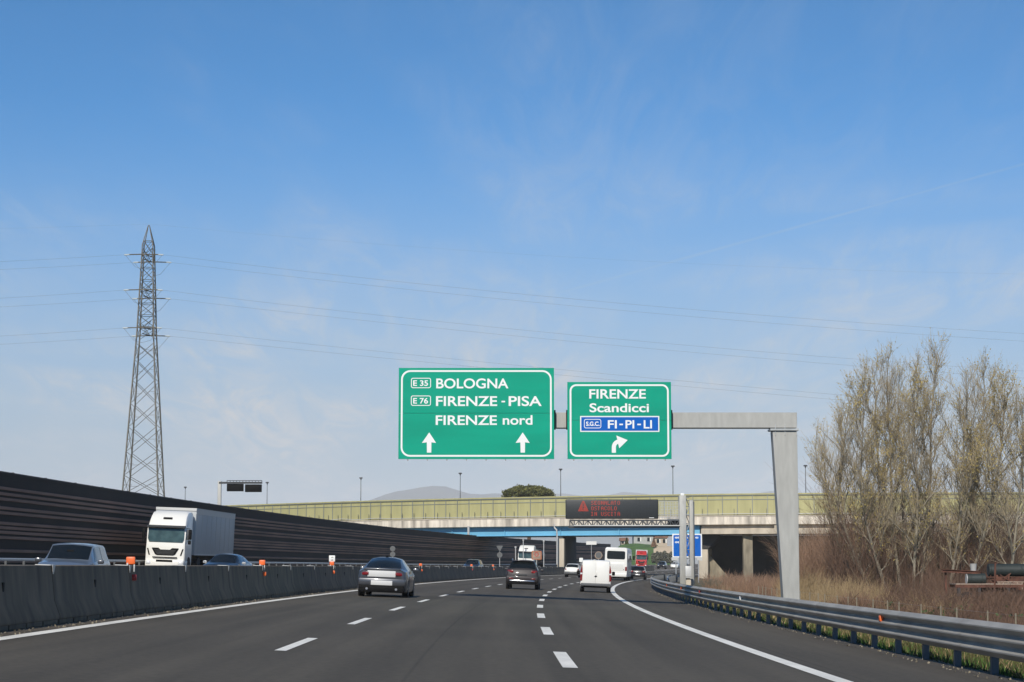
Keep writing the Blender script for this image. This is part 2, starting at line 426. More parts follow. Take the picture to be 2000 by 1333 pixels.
def tag(o, label=None, cat=None, group=None, kind=None):
    if label: o['label'] = label
    if cat: o['category'] = cat
    if group: o['group'] = group
    if kind: o['kind'] = kind
    return o
def thing(name, label, cat, loc=(0, 0, 0), rot=(0, 0, 0), group=None, scale=1.0):
    o = bpy.data.objects.new(name, None); COL.objects.link(o)
    o.location = loc; o.rotation_euler = rot; o.scale = (scale,) * 3; o.empty_display_size = .3
    return tag(o, label, cat, group)
def children(o): return [c for c in COL.objects if c.parent == o]
def copy_tree(o, parent=None):
    c = o.copy(); COL.objects.link(c)
    if parent: c.parent = parent
    for ch in list(o.children): copy_tree(ch, c)
    return c
def on_road(s, d, back=False):
    """location and rotation of something standing square on the banked carriageway"""
    return road(s, d), (0, (-1 if back else 1) * math.atan(BANK), -heading(s) + (math.pi if back else 0))
def text_mesh(txt, name, m, parent, x, z, height, width=None, y=0.0, bold=0.012, align='LEFT'):
    """flat lettering standing in the x-z plane, facing -y"""
    cu = bpy.data.curves.new(name, 'FONT'); cu.body = txt; cu.size = 1; cu.offset = bold; cu.extrude = 0; cu.align_x = 'LEFT'
    tmp = bpy.data.objects.new('lettering_source', cu); COL.objects.link(tmp)
    dg = bpy.context.evaluated_depsgraph_get()
    me = bpy.data.meshes.new_from_object(tmp.evaluated_get(dg))
    bpy.data.objects.remove(tmp); bpy.data.curves.remove(cu)
    n = len(me.vertices); co = np.zeros(n * 3, dtype=np.float32); me.vertices.foreach_get('co', co); co = co.reshape(-1, 3)
    x0, x1 = co[:, 0].min(), co[:, 0].max()
    k = height / 0.729; kx = (width / (x1 - x0)) if width else k       # capitals of the built-in font are 0.729 high
    ox = {'LEFT': 0, 'CENTER': -(x1 - x0) * kx / 2, 'RIGHT': -(x1 - x0) * kx}[align]
    out = np.stack([x + ox + (co[:, 0] - x0) * kx, np.full(n, y), z + co[:, 1] * k], 1).astype(np.float32)
    me.vertices.foreach_set('co', out.ravel()); me.update()
    me.materials.clear(); me.materials.append(m); me.name = name
    o = bpy.data.objects.new(name, me); COL.objects.link(o); o.parent = parent
    return o
def rrect(x0, z0, x1, z1, r, n=6):
    pts = []
    for cx, cz, a0 in ((x1 - r, z1 - r, 0), (x0 + r, z1 - r, 90), (x0 + r, z0 + r, 180), (x1 - r, z0 + r, 270)):
        for k in range(n + 1):
            a = R(a0 + 90 * k / n); pts.append((cx + r * math.cos(a), cz + r * math.sin(a)))
    return pts
def frame_strip(mb, outer, inner, y):
    n = len(outer)
    mb.add([(p[0], y, p[1]) for p in outer] + [(p[0], y, p[1]) for p in inner], [(k, (k + 1) % n, n + (k + 1) % n, n + k) for k in range(n)])
def flat(mb, poly, y): mb.add([(p[0], y, p[1]) for p in poly], [tuple(range(len(poly)))])

# vectorised thin prisms (twigs, stems) and small leaf quads
def prisms(A, B, ra, rb, n=3):
    A = np.asarray(A, float); B = np.asarray(B, float); T = B - A
    T /= np.linalg.norm(T, axis=1, keepdims=True) + 1e-9
    ref_ = np.where(np.abs(T[:, 2:3]) < .9, np.array([[0, 0, 1.]]), np.array([[1., 0, 0]]))
    a = np.cross(T, ref_); a /= np.linalg.norm(a, axis=1, keepdims=True) + 1e-9
    b = np.cross(T, a); ang = 2 * np.pi * np.arange(n) / n
    ring = a[:, None, :] * np.cos(ang)[None, :, None] + b[:, None, :] * np.sin(ang)[None, :, None]
    V = np.concatenate([A[:, None, :] + ring * np.asarray(ra)[:, None, None], B[:, None, :] + ring * np.asarray(rb)[:, None, None]], 1)
    base = (np.arange(len(A)) * 2 * n)[:, None, None]; k = np.arange(n); k2 = (k + 1) % n
    Fq = np.stack([k, k2, n + k2, n + k], 1)[None] + base
    return V.reshape(-1, 3), Fq.reshape(-1, 4)
def leaf_quads(P, size, rng, stretch=1.0):
    n = len(P); a = rng.normal(size=(n, 3)); a /= np.linalg.norm(a, axis=1, keepdims=True)
    b = np.cross(a, rng.normal(size=(n, 3))); b /= np.linalg.norm(b, axis=1, keepdims=True)
    sz = np.asarray(size)[:, None] if np.ndim(size) else np.full((n, 1), size)
    a, b = a * sz * stretch, b * sz
    V = np.stack([P - a - b, P + a - b, P + a + b, P - a + b], 1).reshape(-1, 3)
    return V, np.arange(4 * n).reshape(-1, 4)

# ------------------------------------------------------------------ roads, markings, ground
def ribbon(name, d0, d1, s0, s1, m, z=0.0, nd=1, ds=4.0, prof=None, kind='structure'):
    ss = np.arange(s0, s1 + .01, ds); V = []; UV = []
    for s in ss:
        for j in range(nd + 1):
            d = d0 + (d1 - d0) * j / nd
            V.append(road(s, d, z if prof is None else prof(j / nd))); UV.append((d, s))
    k = nd + 1
    F = [(i * k + j, i * k + j + 1, (i + 1) * k + j + 1, (i + 1) * k + j) for i in range(len(ss) - 1) for j in range(nd)]
    me = bpy.data.meshes.new(name); me.from_pydata(V, [], F); me.materials.append(m)
    uv = me.uv_layers.new(name='UVMap')
    for l in me.loops: uv.data[l.index].uv = UV[l.vertex_index]
    for p in me.polygons: p.use_smooth = True
    o = bpy.data.objects.new(name, me); COL.objects.link(o)
    return tag(o, kind=kind)
ribbon('road', -24.6, 7.05, -20, 900, M_['asphalt'], 0, nd=6)
def marking_strip(mb, s0, s1, dc, w, ds=3.0, z=.006):
    n = max(1, int(math.ceil((s1 - s0) / ds))); rows = []
    for i in range(n + 1):
        s = s0 + (s1 - s0) * i / n
        rows.append((road(s, dc - w / 2, z), road(s, dc + w / 2, z)))
    for a, b in zip(rows[:-1], rows[1:]): mb.add([a[0], a[1], b[1], b[0]], [(0, 1, 2, 3)])
mk = MB()
marking_strip(mk, 2, 700, -6.478, .24)
marking_strip(mk, 2, 700, 4.24, .24)
for k in range(-2, 52):
    for s0, d in ((26.5, -2.73), (24.9, 1.02)):
        a = s0 + 12 * k
        if a > 4: marking_strip(mk, a, a + 4.6, d, .155 if d < 0 else .19, ds=4.6)
for d in (-8.3, -23.0): marking_strip(mk, 10, 700, d, .22)
for k in range(55):
    for d in (-12.2, -15.9, -19.4): marking_strip(mk, 10 + 12 * k, 14.5 + 12 * k, d, .15, ds=4.5)
tag(mk.build('road_marking', M_['paint'], fixn=False), kind='structure')

# ground: one sheet to the horizon, verge slopes beside the carriageways
def ground_sheet():
    xs = np.concatenate([-np.geomspace(20000, 90, 14), np.linspace(-70, 120, 10), np.geomspace(140, 20000, 14)])
    ys = np.concatenate([[-3000, -600], np.linspace(-60, 700, 12), np.geomspace(800, 26000, 12)])
    V = [(x, y, -1.45) for y in ys for x in xs]; k = len(xs)
    F = [(j * k + i, j * k + i + 1, (j + 1) * k + i + 1, (j + 1) * k + i) for j in range(len(ys) - 1) for i in range(k - 1)]
    mb = MB(); mb.add(V, F)
    tag(mb.build('ground', M_['field']), kind='structure')
ground_sheet()
def verge_z(t): return -.03 - .95 * t ** 1.15
o = ribbon('verge', 7.05, 16.0, -20, 900, M_['soil'], nd=8, prof=lambda t: .012 - (1.05 * t ** 1.2))
o = ribbon('embankment', 16.0, 22.0, -20, 900, M_['soil'], nd=3, prof=lambda t: -1.04 - 1.3 * t)
o = ribbon('embankment', -24.6, -34.0, -20, 900, M_['soil'], nd=4, prof=lambda t: -.02 - 2.6 * t)

# far hills, ridge beyond ridge
def hill(X0, X1, Y0, prof, depth=1500):
    n = 60; V = []; F = []
    rows = ((0, 0), (.45, .62), (.75, .9), (1, 1), (1.5, .5), (2, 0))
    for i in range(n + 1):
        x = X0 + (X1 - X0) * i / n; h = prof(i / n)
        for f, g in rows: V.append((x * (1 + .0 * f), Y0 + depth * f, -6 + h * g))
    k = len(rows)
    for i in range(n):
        for j in range(k - 1): F.append((i * k + j, (i + 1) * k + j, (i + 1) * k + j + 1, i * k + j + 1))
    mb = MB(); mb.add(V, F); tag(mb.build('hill', M_['hill'], sharp=80), kind='structure')
def ridge(amps, seed):
    r = random.Random(seed); ph = [r.uniform(0, 6.28) for _ in range(8)]
    def f(t):
        base = np.interp(t, np.linspace(0, 1, len(amps)), amps)
        return float(base * (1 + .05 * math.sin(17 * t + ph[0]) + .03 * math.sin(41 * t + ph[1]) + .02 * math.sin(83 * t + ph[2])))
    return f
hill(-3200, 600, 9000, ridge([180, 250, 300, 290, 330, 392, 372, 300], 3))
hill(-1100, 4200, 10500, ridge([260, 300, 340, 400, 446, 425, 448, 390, 370, 340, 330, 300, 280], 5))
# ------------------------------------------------------------------ median barrier, element by element
def make_barrier():
    t = thing('concrete_barrier', 'x', 'road barrier')
    L, h = 6.6, .945
    half = [(.31, .075), (.31, .13), (.20, .38), (.115, h)]
    prof = [(x, z) for x, z in half] + [(-x, z) for x, z in reversed(half)]
    b = MB(); b.prism(prof, 'y', .005, L - .005)
    for k in range(6):                                   # feet; the drain notches are the gaps between them
        a = .012 + k * (L - .02) / 6 ; b.box((0, a + .48, .0375), (.615, 1.0, .076))
    b.build('body', M_['barrier'], t, bevel=.012)
    for sx in (-1, 1): s = MB(); s.box((sx * .158, L / 2, .62), (.03, .10, .15)); s.build('lifting_slot', M_['black'], t)
    c = MB()
    c.prism([(-.13, h - .002), (.13, h - .002), (.13, h + .012), (-.13, h + .012)], 'y', -.14, .14)
    c.prism([(-.09, h + .01), (.10, h + .01), (.02, h - .14), (-.02, h - .14)], 'x', .140, .156)
    c.build('connector_plate', M_['straps'], t, bevel=.004)
    return t
BAR0, BARN = 6.6, 57
delin_at = {3: 'nearest', 6: 'second', 8: 'third'}
bar = make_barrier()
BAR_LABELS = {
    3: 'dark concrete median barrier element running out of the left edge of the photo',
    4: 'dark concrete median barrier element in front of the light blue estate car',
    5: 'dark concrete barrier element with an orange and red marker near the white lorry',
    8: 'dark concrete median barrier element with the bright orange marker right of the dark oncoming car',
    10: 'dark concrete median barrier element under the small white distance plate',
    17: 'dark concrete barrier element carrying the marker just right of the silver coupe',
    22: 'dark concrete barrier element carrying the reddish marker before the far dark oncoming car',
    25: 'dark concrete barrier element carrying the faded marker left of the dark four wheel drive',
}
for i in range(BARN):
    o = bar if i == 0 else copy_tree(bar)
    s = BAR0 + 6.6 * i
    a, b = road(s, -7.36), road(s + 6.6, -7.36)
    o.location = a
    dv = b - a
    o.rotation_euler = (math.atan2(dv.z, dv.xy.length), math.atan(BANK), -math.atan2(dv.x, dv.y))
    o['label'] = BAR_LABELS.get(i, 'dark grey concrete median barrier element without any orange marker')
    o['group'] = 'concrete barrier elements along the median'
# orange markers clipped on the barrier
def make_delineator(lower):
    t = thing('delineator', 'x', 'road marker')
    b = MB(); b.prism([(-.055, -.25), (-.055, .10), (-.03, .10), (-.03, -.25)], 'x', -.075, -.045); b.rbox((.07, -.01, .0), (.025, .05, .16), .006); b.build('bracket', M_['straps'], t)
    u = MB(); u.rbox((0, -.02, .145), (.18, .07, .15), .02); u.build('reflector', M_['orange'], t)
    l = MB(); l.rbox((.06, -.02, -.19), (.13, .07, .13), .03); l.build('reflector', lower, t)
    return t
for k, (i, lab) in enumerate(((3, 'orange and dark red marker clipped on the barrier just left of the white lorry'), (6, 'bright orange double marker clipped on the barrier right of the dark oncoming car'), (8, 'brownish orange double marker below the small white distance plate'), (12, 'orange marker clipped on the barrier just right of the silver coupe'), (17, 'reddish marker on the barrier in front of the far dark oncoming car'), (20, 'faded orange marker on the barrier left of the dark four-wheel drive'))):
    t = make_delineator(M_['redref'] if k in (0, 4) else M_['orange'])
    s = (39.9, 59.6, 78.5, 120, 157, 176)[k]
    t.location = road(s, -7.22, .90); t.rotation_euler = (0, 0, -heading(s)); tag(t, lab, 'road marker', 'orange markers on the median barrier')
    if k == 2:
        p = thing('distance_plate', 'small white distance plate with two rows of dark figures above an orange marker', 'distance plate', road(s, -7.22, 1.10), (0, 0, -heading(s)))
        q = MB(); q.rbox((0, 0, .14), (.235, .012, .235), .004); q.build('plate', M_['white'], p)
        n = MB(); n.tube([(0, .03, -.15), (0, .03, .24)], .02); n.build('post', M_['straps'], p)
        text_mesh('VII', 'lettering', M_['black'], p, 0, .155, .06, .10, y=-.010, bold=.01, align='CENTER')
        text_mesh('28', 'lettering', M_['black'], p, 0, .055, .05, .10, y=-.010, bold=.0, align='CENTER')

# ------------------------------------------------------------------ guardrails
def w_profile(n, h, out=.085):
    """waves seen from the side: (out, z) going down"""
    pts = []; per = h / n
    for k in range(n):
        z = h - k * per
        pts += [(0, z - .004), (out, z - per * .40), (out, z - per * .52), (0, z - per + .004)]
    return pts
def sweep(prof, s0, s1, dfun, zfun, ds=4.0):
    mb = MB(); ss = np.arange(s0, s1 + .01, ds); n = len(prof); V = []
    for s in ss:
        for o_, z in prof: V.append(road(s, dfun(s) - o_, z + zfun(s)))
    F = [(i * n + k, i * n + k + 1, (i + 1) * n + k + 1, (i + 1) * n + k) for i in range(len(ss) - 1) for k in range(n - 1)]
    mb.add(V, F); return mb
g = thing('guardrail', 'grey three wave steel guardrail curving along the right edge of the road', 'guardrail')
GD = lambda s: 6.84
wp = w_profile(3, .475)
wp = [(-.03, .475)] + wp + [(-.004, 0)] + [(o_ - .012, z) for o_, z in reversed(wp)]
sweep(wp, 14, 290, GD, lambda s: .245).build('beam', M_['rail'], g, sharp=25)
k0 = 23.15
def guard_post(s, d, h=.66):
    a = road(s, d + .045)
    m = MB(); m.box((0, 0, h / 2 - .15), (.055, .11, h + .3)); m.box((.02, .05, h / 2 - .15), (.095, .012, h + .3)); m.box((.02, -.05, h / 2 - .15), (.095, .012, h + .3))
    m.box((-.02, 0, h - .10), (.06, .13, .16))
    return m
pm = None
for k in range(99):
    s = k0 + 2.25 * (k - 2)
    if pm is None:
        pm = guard_post(s, 0).build('post', M_['raildark'], g); o = pm
    else:
        o = pm.copy(); COL.objects.link(o)
    o.location = road(s, 6.90); o.rotation_euler = (0, math.atan(BANK), -heading(s))
for s, c in ((35.2, 'orange'), (58, 'white'), (73.5, 'redref'), (85.0, 'orange'), (99, 'orange'), (28.3, 'straps'), (29, 'straps'), (43, 'straps')):
    m = MB(); m.rbox((0, 0, 0), (.07, .05 if c == 'straps' else .12, .05 if c == 'straps' else .11), .02); o = m.build('reflector' if c != 'straps' else 'bolt', M_[c], g)
    o.location = road(s, 6.81 if c == 'straps' else 6.785, .565 if c != 'straps' else .64); o.rotation_euler = (0, 0, -heading(s))
for k in range(18):
    s0_ = 20 + 4.5 * k; q = sweep([(o_ + .005, z) for o_, z in w_profile(3, .475)], s0_, s0_ + .34, GD, lambda s: .245, ds=.17); q.build('splice', M_['rail'], g, sharp=25)
# guardrail in front of the noise barrier, and a second one inside the curve round the message sign
g2 = thing('guardrail', 'pale steel guardrail at the foot of the dark noise barrier', 'guardrail')
wq = w_profile(2, .31); wq = [(-.03, .31)] + wq + [(-.004, 0)]
sweep([(0, .22), (-.06, .24), (-.09, .20), (-.09, .13), (-.04, .10), (0, .10)], 30, 420, lambda s: -24.1, lambda s: .44).build('beam', M_['straps'], g2, sharp=25)
sweep([(0, .12), (-.05, .10), (-.05, .0), (0, -.02)], 30, 420, lambda s: -24.1, lambda s: .25).build('lower_beam', M_['raildark'], g2, sharp=25)
for k in range(95):
    s = 60 + 3.0 * k; o = pm.copy(); COL.objects.link(o); o.parent = g2; o.location = road(s, -24.2); o.rotation_euler = (0, math.atan(BANK), -heading(s) + math.pi)
g3 = thing('guardrail', 'short double guardrail closing off the foot of the message sign columns', 'guardrail')
sweep(wq, 150, 232, lambda s: 8.1 + max(0, (s - 214) / 18) ** 2 * 1.5, lambda s: .45, ds=2).build('beam', M_['galv'], g3, sharp=25)
for k in range(28):
    s = 151 + 3.0 * k; o = pm.copy(); COL.objects.link(o); o.parent = g3; o.location = road(s, 8.2); o.rotation_euler = (0, 0, -heading(s))

# ------------------------------------------------------------------ noise barrier on the far side of the motorway
nb = thing('noise_barrier', 'long dark brown noise barrier of ribbed panels along the left side of the motorway', 'noise barrier')
WD, WH = -26.0, 4.85
ribs = [.165, .222, .275, .365, .415, .52, .565, .612, .665, .80, .905]
def wall_mesh(prof, s0, s1, ds=6.0):
    return sweep([(-o_, z) for o_, z in prof], s0, s1, lambda s: WD, lambda s: 0, ds)
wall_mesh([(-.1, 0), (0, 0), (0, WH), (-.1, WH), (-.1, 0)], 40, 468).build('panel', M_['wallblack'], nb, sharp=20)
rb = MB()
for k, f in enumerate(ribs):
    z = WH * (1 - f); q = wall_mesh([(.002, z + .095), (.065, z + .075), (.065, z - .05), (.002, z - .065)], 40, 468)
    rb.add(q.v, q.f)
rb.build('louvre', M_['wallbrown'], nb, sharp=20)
cp = wall_mesh([(.03, WH - .12), (.03, WH - .02), (-.02, WH + .05), (-.12, WH + .05), (-.13, WH - .12)], 40, 468); cp.build('capping', M_['wallblack'], nb, sharp=20)
pp = None
for k in range(64):
    s = 82 + 6.0 * k
    if pp is None:
        m = MB(); m.box((-.105, 0, WH / 2 + .03), (.18, .12, WH + .09)); pp = m.build('post', M_['wallblack'], nb); o = pp
    else: o = pp.copy(); COL.objects.link(o)
    o.location = road(s, WD); o.rotation_euler = (0, 0, -heading(s))

# ------------------------------------------------------------------ overpass
# measured points along the near face: photo column, distance, and the level it keeps
BX = np.array([-95., -70, -42.5, -24, -7.7, 7.5, 22, 35.7, 57, 80, 110]); BY = np.array([390., 360, 332, 314, 302, 293, 285.5, 280.5, 277.5, 276.5, 277])
_dense = np.linspace(0, len(BX) - 1, 200)
def _smooth(a):
    t = np.interp(_dense, np.arange(len(a)), a); 
    for _ in range(40): t[1:-1] = (t[:-2] + t[2:]) / 4 + t[1:-1] / 2
    return t
BXs, BYs = _smooth(BX), _smooth(BY)
BL = np.concatenate([[0], np.cumsum(np.hypot(np.diff(BXs), np.diff(BYs)))])
def br(l, back=0.0, z=0.0):
    """l metres along the bridge from its far left end, back metres behind the near face"""
    x, y = np.interp(l, BL, BXs), np.interp(l, BL, BYs)
    e = 1.0; x2, y2 = np.interp(l + e, BL, BXs), np.interp(l + e, BL, BYs); x1, y1 = np.interp(l - e, BL, BXs), np.interp(l - e, BL, BYs)
    t = math.atan2(y2 - y1, x2 - x1)
    return Vector((x - back * math.sin(t), y + back * math.cos(t), z)), t
def bl_at_x(x): return float(np.interp(x, BXs, BL))
def bsweep(prof, l0, l1, dl=4.0, closed=True):
    """prof: (back, z) outline"""
    n = max(1, int(math.ceil((l1 - l0) / dl))); mb = MB(); rings = []
    for i in range(n + 1):
        l = l0 + (l1 - l0) * i / n
        rings.append([br(l, b_, z_)[0] for b_, z_ in prof])
    mb.loft(rings, True, closed); return mb
LEND, L0b = float(BL[-1]) - 2, 2.0
LP = bl_at_x(7.2)                                     # the wall pier beside the carriageway
LQ = bl_at_x(26.3)                                    # where the steel span ends
bridge = thing('overpass', 'overpass with stained concrete edge, blue steel span and wall piers crossing the motorway', 'bridge')
ZT, ZE1, ZE0, ZB = 11.2, 8.05, 6.85, 5.52             # top of screens, top and foot of the edge beam, underside
WB = 15.0
bsweep([(0, ZE0 + .08), (0, ZE1), (.35, ZE1), (.35, ZE0 + .35), (WB - .35, ZE0 + .35), (WB - .35, ZE1), (WB, ZE1), (WB, ZE0), (.25, ZE0)], L0b, LEND).build('deck', M_['stained'], bridge)
bsweep([(-.06, ZE1 + .002), (-.06, ZE1 + .14), (.45, ZE1 + .14), (.45, ZE1 + .002)], L0b, LEND).build('coping', M_['concrete'], bridge)
def girder(back, mname, l0, l1, zt, zb, fl=.32):
    m = bsweep([(back - fl, zb), (back - fl, zb + .05), (back - .03, zb + .05), (back - .03, zt - .03), (back - fl, zt - .03), (back - fl, zt), (back + fl, zt), (back + fl, zt - .03), (back + .03, zt - .03), (back + .03, zb + .05), (back + fl, zb + .05), (back + fl, zb)], l0, l1)
    return m
for k, back in enumerate((1.0, 4.3, 7.5, 10.7, 13.9)):
    girder(back, 'blue', L0b, LQ, ZE0 - .004, ZB).build('girder', M_['blue_girder'], bridge)
stf = None
for l in np.arange(L0b + 6, LQ, 9.5):
    m = MB(); p, t = br(l, .85); m.box((0, 0, (ZE0 + ZB) / 2), (.07, .20, ZE0 - ZB - .12)); o = m.build('stiffener', M_['blue_girder'], bridge); o.location = (p.x, p.y, 0); o.rotation_euler = (0, 0, t)
# concrete span on the right: deep box girder set back under the deck
ZR = 5.62
bsweep([(.75, ZE0 - .003), (.75, ZR), (WB - .8, ZR), (WB - .8, ZE0 - .003)], LQ + .3, LEND).build('girder', M_['concrete'], bridge)
bsweep([(.35, ZR + .62), (.35, ZR - .02), (.74, ZR - .02), (.74, ZR + .62)], LQ + .35, LEND).build('fascia', M_['concrete'], bridge)
m = MB(); p, t = br(bl_at_x(37.0), .28); m.box((0, 0, (ZE0 + ZR) / 2), (.7, .12, ZE0 - ZR)); o = m.build('stiffener', M_['concrete'], bridge); o.location = (p.x, p.y, 0); o.rotation_euler = (0, 0, t)
def wall_pier(x, y, w, length, rot, ztop, m_, name='pier', zb=-2.2, rbend=.1):
    m = MB(); m.rbox((0, length / 2, (ztop + zb) / 2), (w, length, ztop - zb), rbend, 2)
    o = m.build(name, m_, bridge); o.location = (x, y, 0); o.rotation_euler = (0, 0, rot); return o
pA = at(1095, 1100, 293.3)
wall_pier(pA.x, 293.6, 1.05, 1.3, -R(8.6), ZB - .42, M_['concrete'])
m = MB(); m.rbox((0, 8.4, (ZB - .02 - 2.2) / 2), (1.0, 14.1, ZB - .02 + 2.2), .05); o = m.build('pier_wall', M_['shadeconc'], bridge); o.location = (pA.x, 293.6, 0); o.rotation_euler = (0, 0, -R(8.6))  # shaded length of the same pier, its shade painted as darker concrete
for b in (1.1, 13.0):
    m = MB(); m.box((0, b, ZB - .21), (.55, .8, .42)); o = m.build('bearing', M_['bumper'], bridge); o.location = (pA.x, 293.6, 0); o.rotation_euler = (0, 0, -R(8.6))
# right bank piers: hammerhead beside the road, then columns with a retaining wall in shade-dark colour behind them
pB = at(1378, 1100, 282)
o = wall_pier(pB.x + .1, 286.4, 1.35, 12.5, -R(9), 4.2, M_['concrete'])
m = MB(); m.prism([(-1.1, ZR - .02), (2.0, ZR - .02), (2.0, 4.9), (.75, 3.6), (-.72, 3.6), (-1.1, 4.9)], 'y', 0, 12.8); o = m.build('pier_head', M_['shadeconc'], bridge); o.location = (pB.x + .1, 286.2, 0); o.rotation_euler = (0, 0, -R(9))  # the deck's shadow on the head is in its base colour
for u, w in ((1464, 1.35), (1541, 1.35), (1640, 1.35), (1760, 1.35), (1890, 1.35)):
    q = at(u, 1100, 281.5); wall_pier(q.x, 283.0 if u < 1500 else 281, w, 1.4, 0, ZR - .01, M_['oldconc'])
    if u > 1470: pass
m = MB(); q = at(1396, 1100, 285); m.prism([(-.8, -2), (3.6, -2), (-.8, 3.2)], 'y', 0, 1.0); o = m.build('wing_wall', M_['oldconc'], bridge); o.location = (q.x, 288.6, 0)
m = MB(); m.box((93.7, 296.5, 1.6), (131.5, 1.2, 8.0)); m.build('abutment', M_['shadeconc'], bridge)  # darkness below the right span painted into this wall's colour
# drain pipes
for u, v0, v1, Y in ((915, 1028, 1047, 300.5), ):
    a, b = at(u, v0, Y), at(u, v1, Y); m = MB(); m.tube([a, b], .17, 8); m.build('drain_pipe', M_['straps'], bridge)
m = MB(); m.tube([at(1082.5, 1024, 293), at(1083, 1031, 293), at(1087.5, 1036, 292.6), at(1088, 1046, 292.6), at(1088, 1103, 292.6)], .11, 8); m.build('drain_pipe', M_['straps'], bridge)

screen = thing('noise_screen', 'yellow green noise screen with grey posts standing along the edge of the overpass', 'noise screen')
bsweep([(.22, ZE1 + .16), (.22, ZT - .22), (.30, ZT - .22), (.30, ZE1 + .16)], L0b, LEND).build('panel', M_['yellow'], screen)
bsweep([(.10, ZT - .24), (.10, ZT - .13), (.34, ZT - .13), (.34, ZT - .24)], L0b, LEND).build('top_rail', M_['screenpost'], screen)
bsweep([(.04, ZT - .125), (.04, ZT + .06), (.36, ZT + .06), (.36, ZT - .125)], L0b, LEND).build('capping', M_['yellow'], screen)
bsweep([(.16, ZT - .82), (.16, ZT - .74), (.215, ZT - .74), (.215, ZT - .82)], L0b, LEND).build('rail', M_['screenpost'], screen)
sp = None
for l in np.arange(L0b + 1, LEND, 2.15):
    if len([c for c in screen.children]) > 98: break
    p, t = br(l, .17)
    if sp is None: m = MB(); m.box((0, 0, (ZT + ZE1) / 2), (.09, .10, ZT - ZE1 - .35)); sp = m.build('post', M_['screenpost'], screen); o = sp
    else: o = sp.copy(); COL.objects.link(o)
    o.location = (p.x, p.y, 0); o.rotation_euler = (0, 0, t)
railing = thing('parapet_railing', 'low bent handrail on short posts along the outer edge of the overpass', 'railing')
rpts = []
for k, l in enumerate(np.arange(L0b, LEND, 2.0)):
    rpts.append(br(l, -.02, ZE1 + .34 + (0.10 * math.sin(k * 1.7) if 70 < l < 110 else .02 * math.sin(k)))[0])
m = MB(); m.tube(rpts, .055, 6); m.build('handrail', M_['straps'], railing)
rp_ = None
for k, l in enumerate(np.arange(L0b + .5, LEND, 2.3)):
    if k > 90: break
    p, t = br(l, -.02)
    if rp_ is None: m = MB(); m.box((0, 0, ZE1 + .55), (.05, .05, 1.1)); rp_ = m.build('post', M_['raildark'], railing); o = rp_
    else: o = rp_.copy(); COL.objects.link(o)
    o.location = (p.x, p.y, 0); o.rotation_euler = (0, 0, t)

# street lamps on the far side of the overpass
lamp = None
for k, (u, v, dY) in enumerate(((362, 952, 28), (522, 943, 12), (705, 934, 10), (899, 925, 10), (1095, 917, 10), (1314, 911, 10), (1573, 910, 10))):
    Yb = float(np.interp((u - 1000) / FPX * 300, BXs, BYs)) + dY
    top = at(u, v, Yb)
    if lamp is None:
        lamp = thing('street_lamp', 'x', 'street lamp'); o = lamp
        m = MB(); m.tube([(0, 0, -9.0), (0, 0, -.05)], [.085, .045], 8); m.build('pole', M_['signback'], lamp)
        m = MB(); m.rbox((0, -.05, .0), (.55, .35, .20), .08); m.cyl((0, 0, -.18), .10, .24, 'z', 10); m.build('lamp_head', M_['bumper'], lamp)
    else: o = copy_tree(lamp)
    o.location = top
    tag(o, ('first', 'second', 'third', 'fourth', 'fifth', 'sixth', 'seventh')[k] + ' street lamp counted from the left, a thin pole rising behind the overpass', 'street lamp', 'street lamps behind the overpass')

# ------------------------------------------------------------------ overhead direction signs and their gantry
GY = 72.0
gan = thing('sign_gantry', 'grey galvanised cantilever gantry on a tapering post carrying the green direction signs', 'gantry', (0, GY, 0))
def gz(v, Y=GY): return at(1000, v, Y).z
def gx(u, v=800, Y=GY): return at(u, v, Y).x
zt_, zb_ = gz(806), gz(836)
pxl, pxr = gx(1509, 842), gx(1557, 842)
bxl, bxr = gx(1530, 1168), gx(1562, 1168)
m = MB()
zpb = -1.2
k = (gz(842) - zpb) / (gz(842) - gz(1168))
blx, brx = pxl + (bxl - pxl) * k, pxr + (bxr - pxr) * k
zc = gz(842) - .005
m.add([(blx, 0, zpb), (brx, 0, zpb), (brx, .62, zpb), (blx, .62, zpb), (pxl, 0, zc), (pxr, 0, zc), (pxr, .62, zc), (pxl, .62, zc)], [(0, 3, 2, 1), (4, 5, 6, 7), (0, 1, 5, 4), (1, 2, 6, 5), (2, 3, 7, 6), (3, 0, 4, 7)])
m.build('post', M_['galv_dull'], gan, bevel=.01)
m = MB(); m.box(((gx(800) + pxr) / 2, .30, (zt_ + zb_) / 2), (pxr - gx(800), .60, zt_ - zb_)); m.build('beam', M_['galv_dull'], gan, bevel=.012)
m = MB(); m.box(((pxl + pxr) / 2 - .02, .30, gz(839.5)), (pxr - pxl + .14, .76, gz(837.6) - gz(841.4)))
for x in (pxl + .10, (pxl + pxr) / 2, pxr - .02):
    m.prism([(-.03, gz(838)), (-.03, gz(829)), (-.002, gz(829)), (-.002, gz(838))], 'x', x - .012, x + .012)
    m.prism([(-.03, gz(842)), (-.03, gz(851)), (-.002, gz(851)), (-.002, gz(842))], 'x', x - .012, x + .012)
m.build('flange', M_['galv'], gan)
m = MB()
for x in (gx(1083.5), gx(1107), gx(1311), gx(785)): m.box((x, -.10, (zt_ + zb_) / 2), (.05, .2, .7))
m.build('sign_bracket', M_['black'], gan)

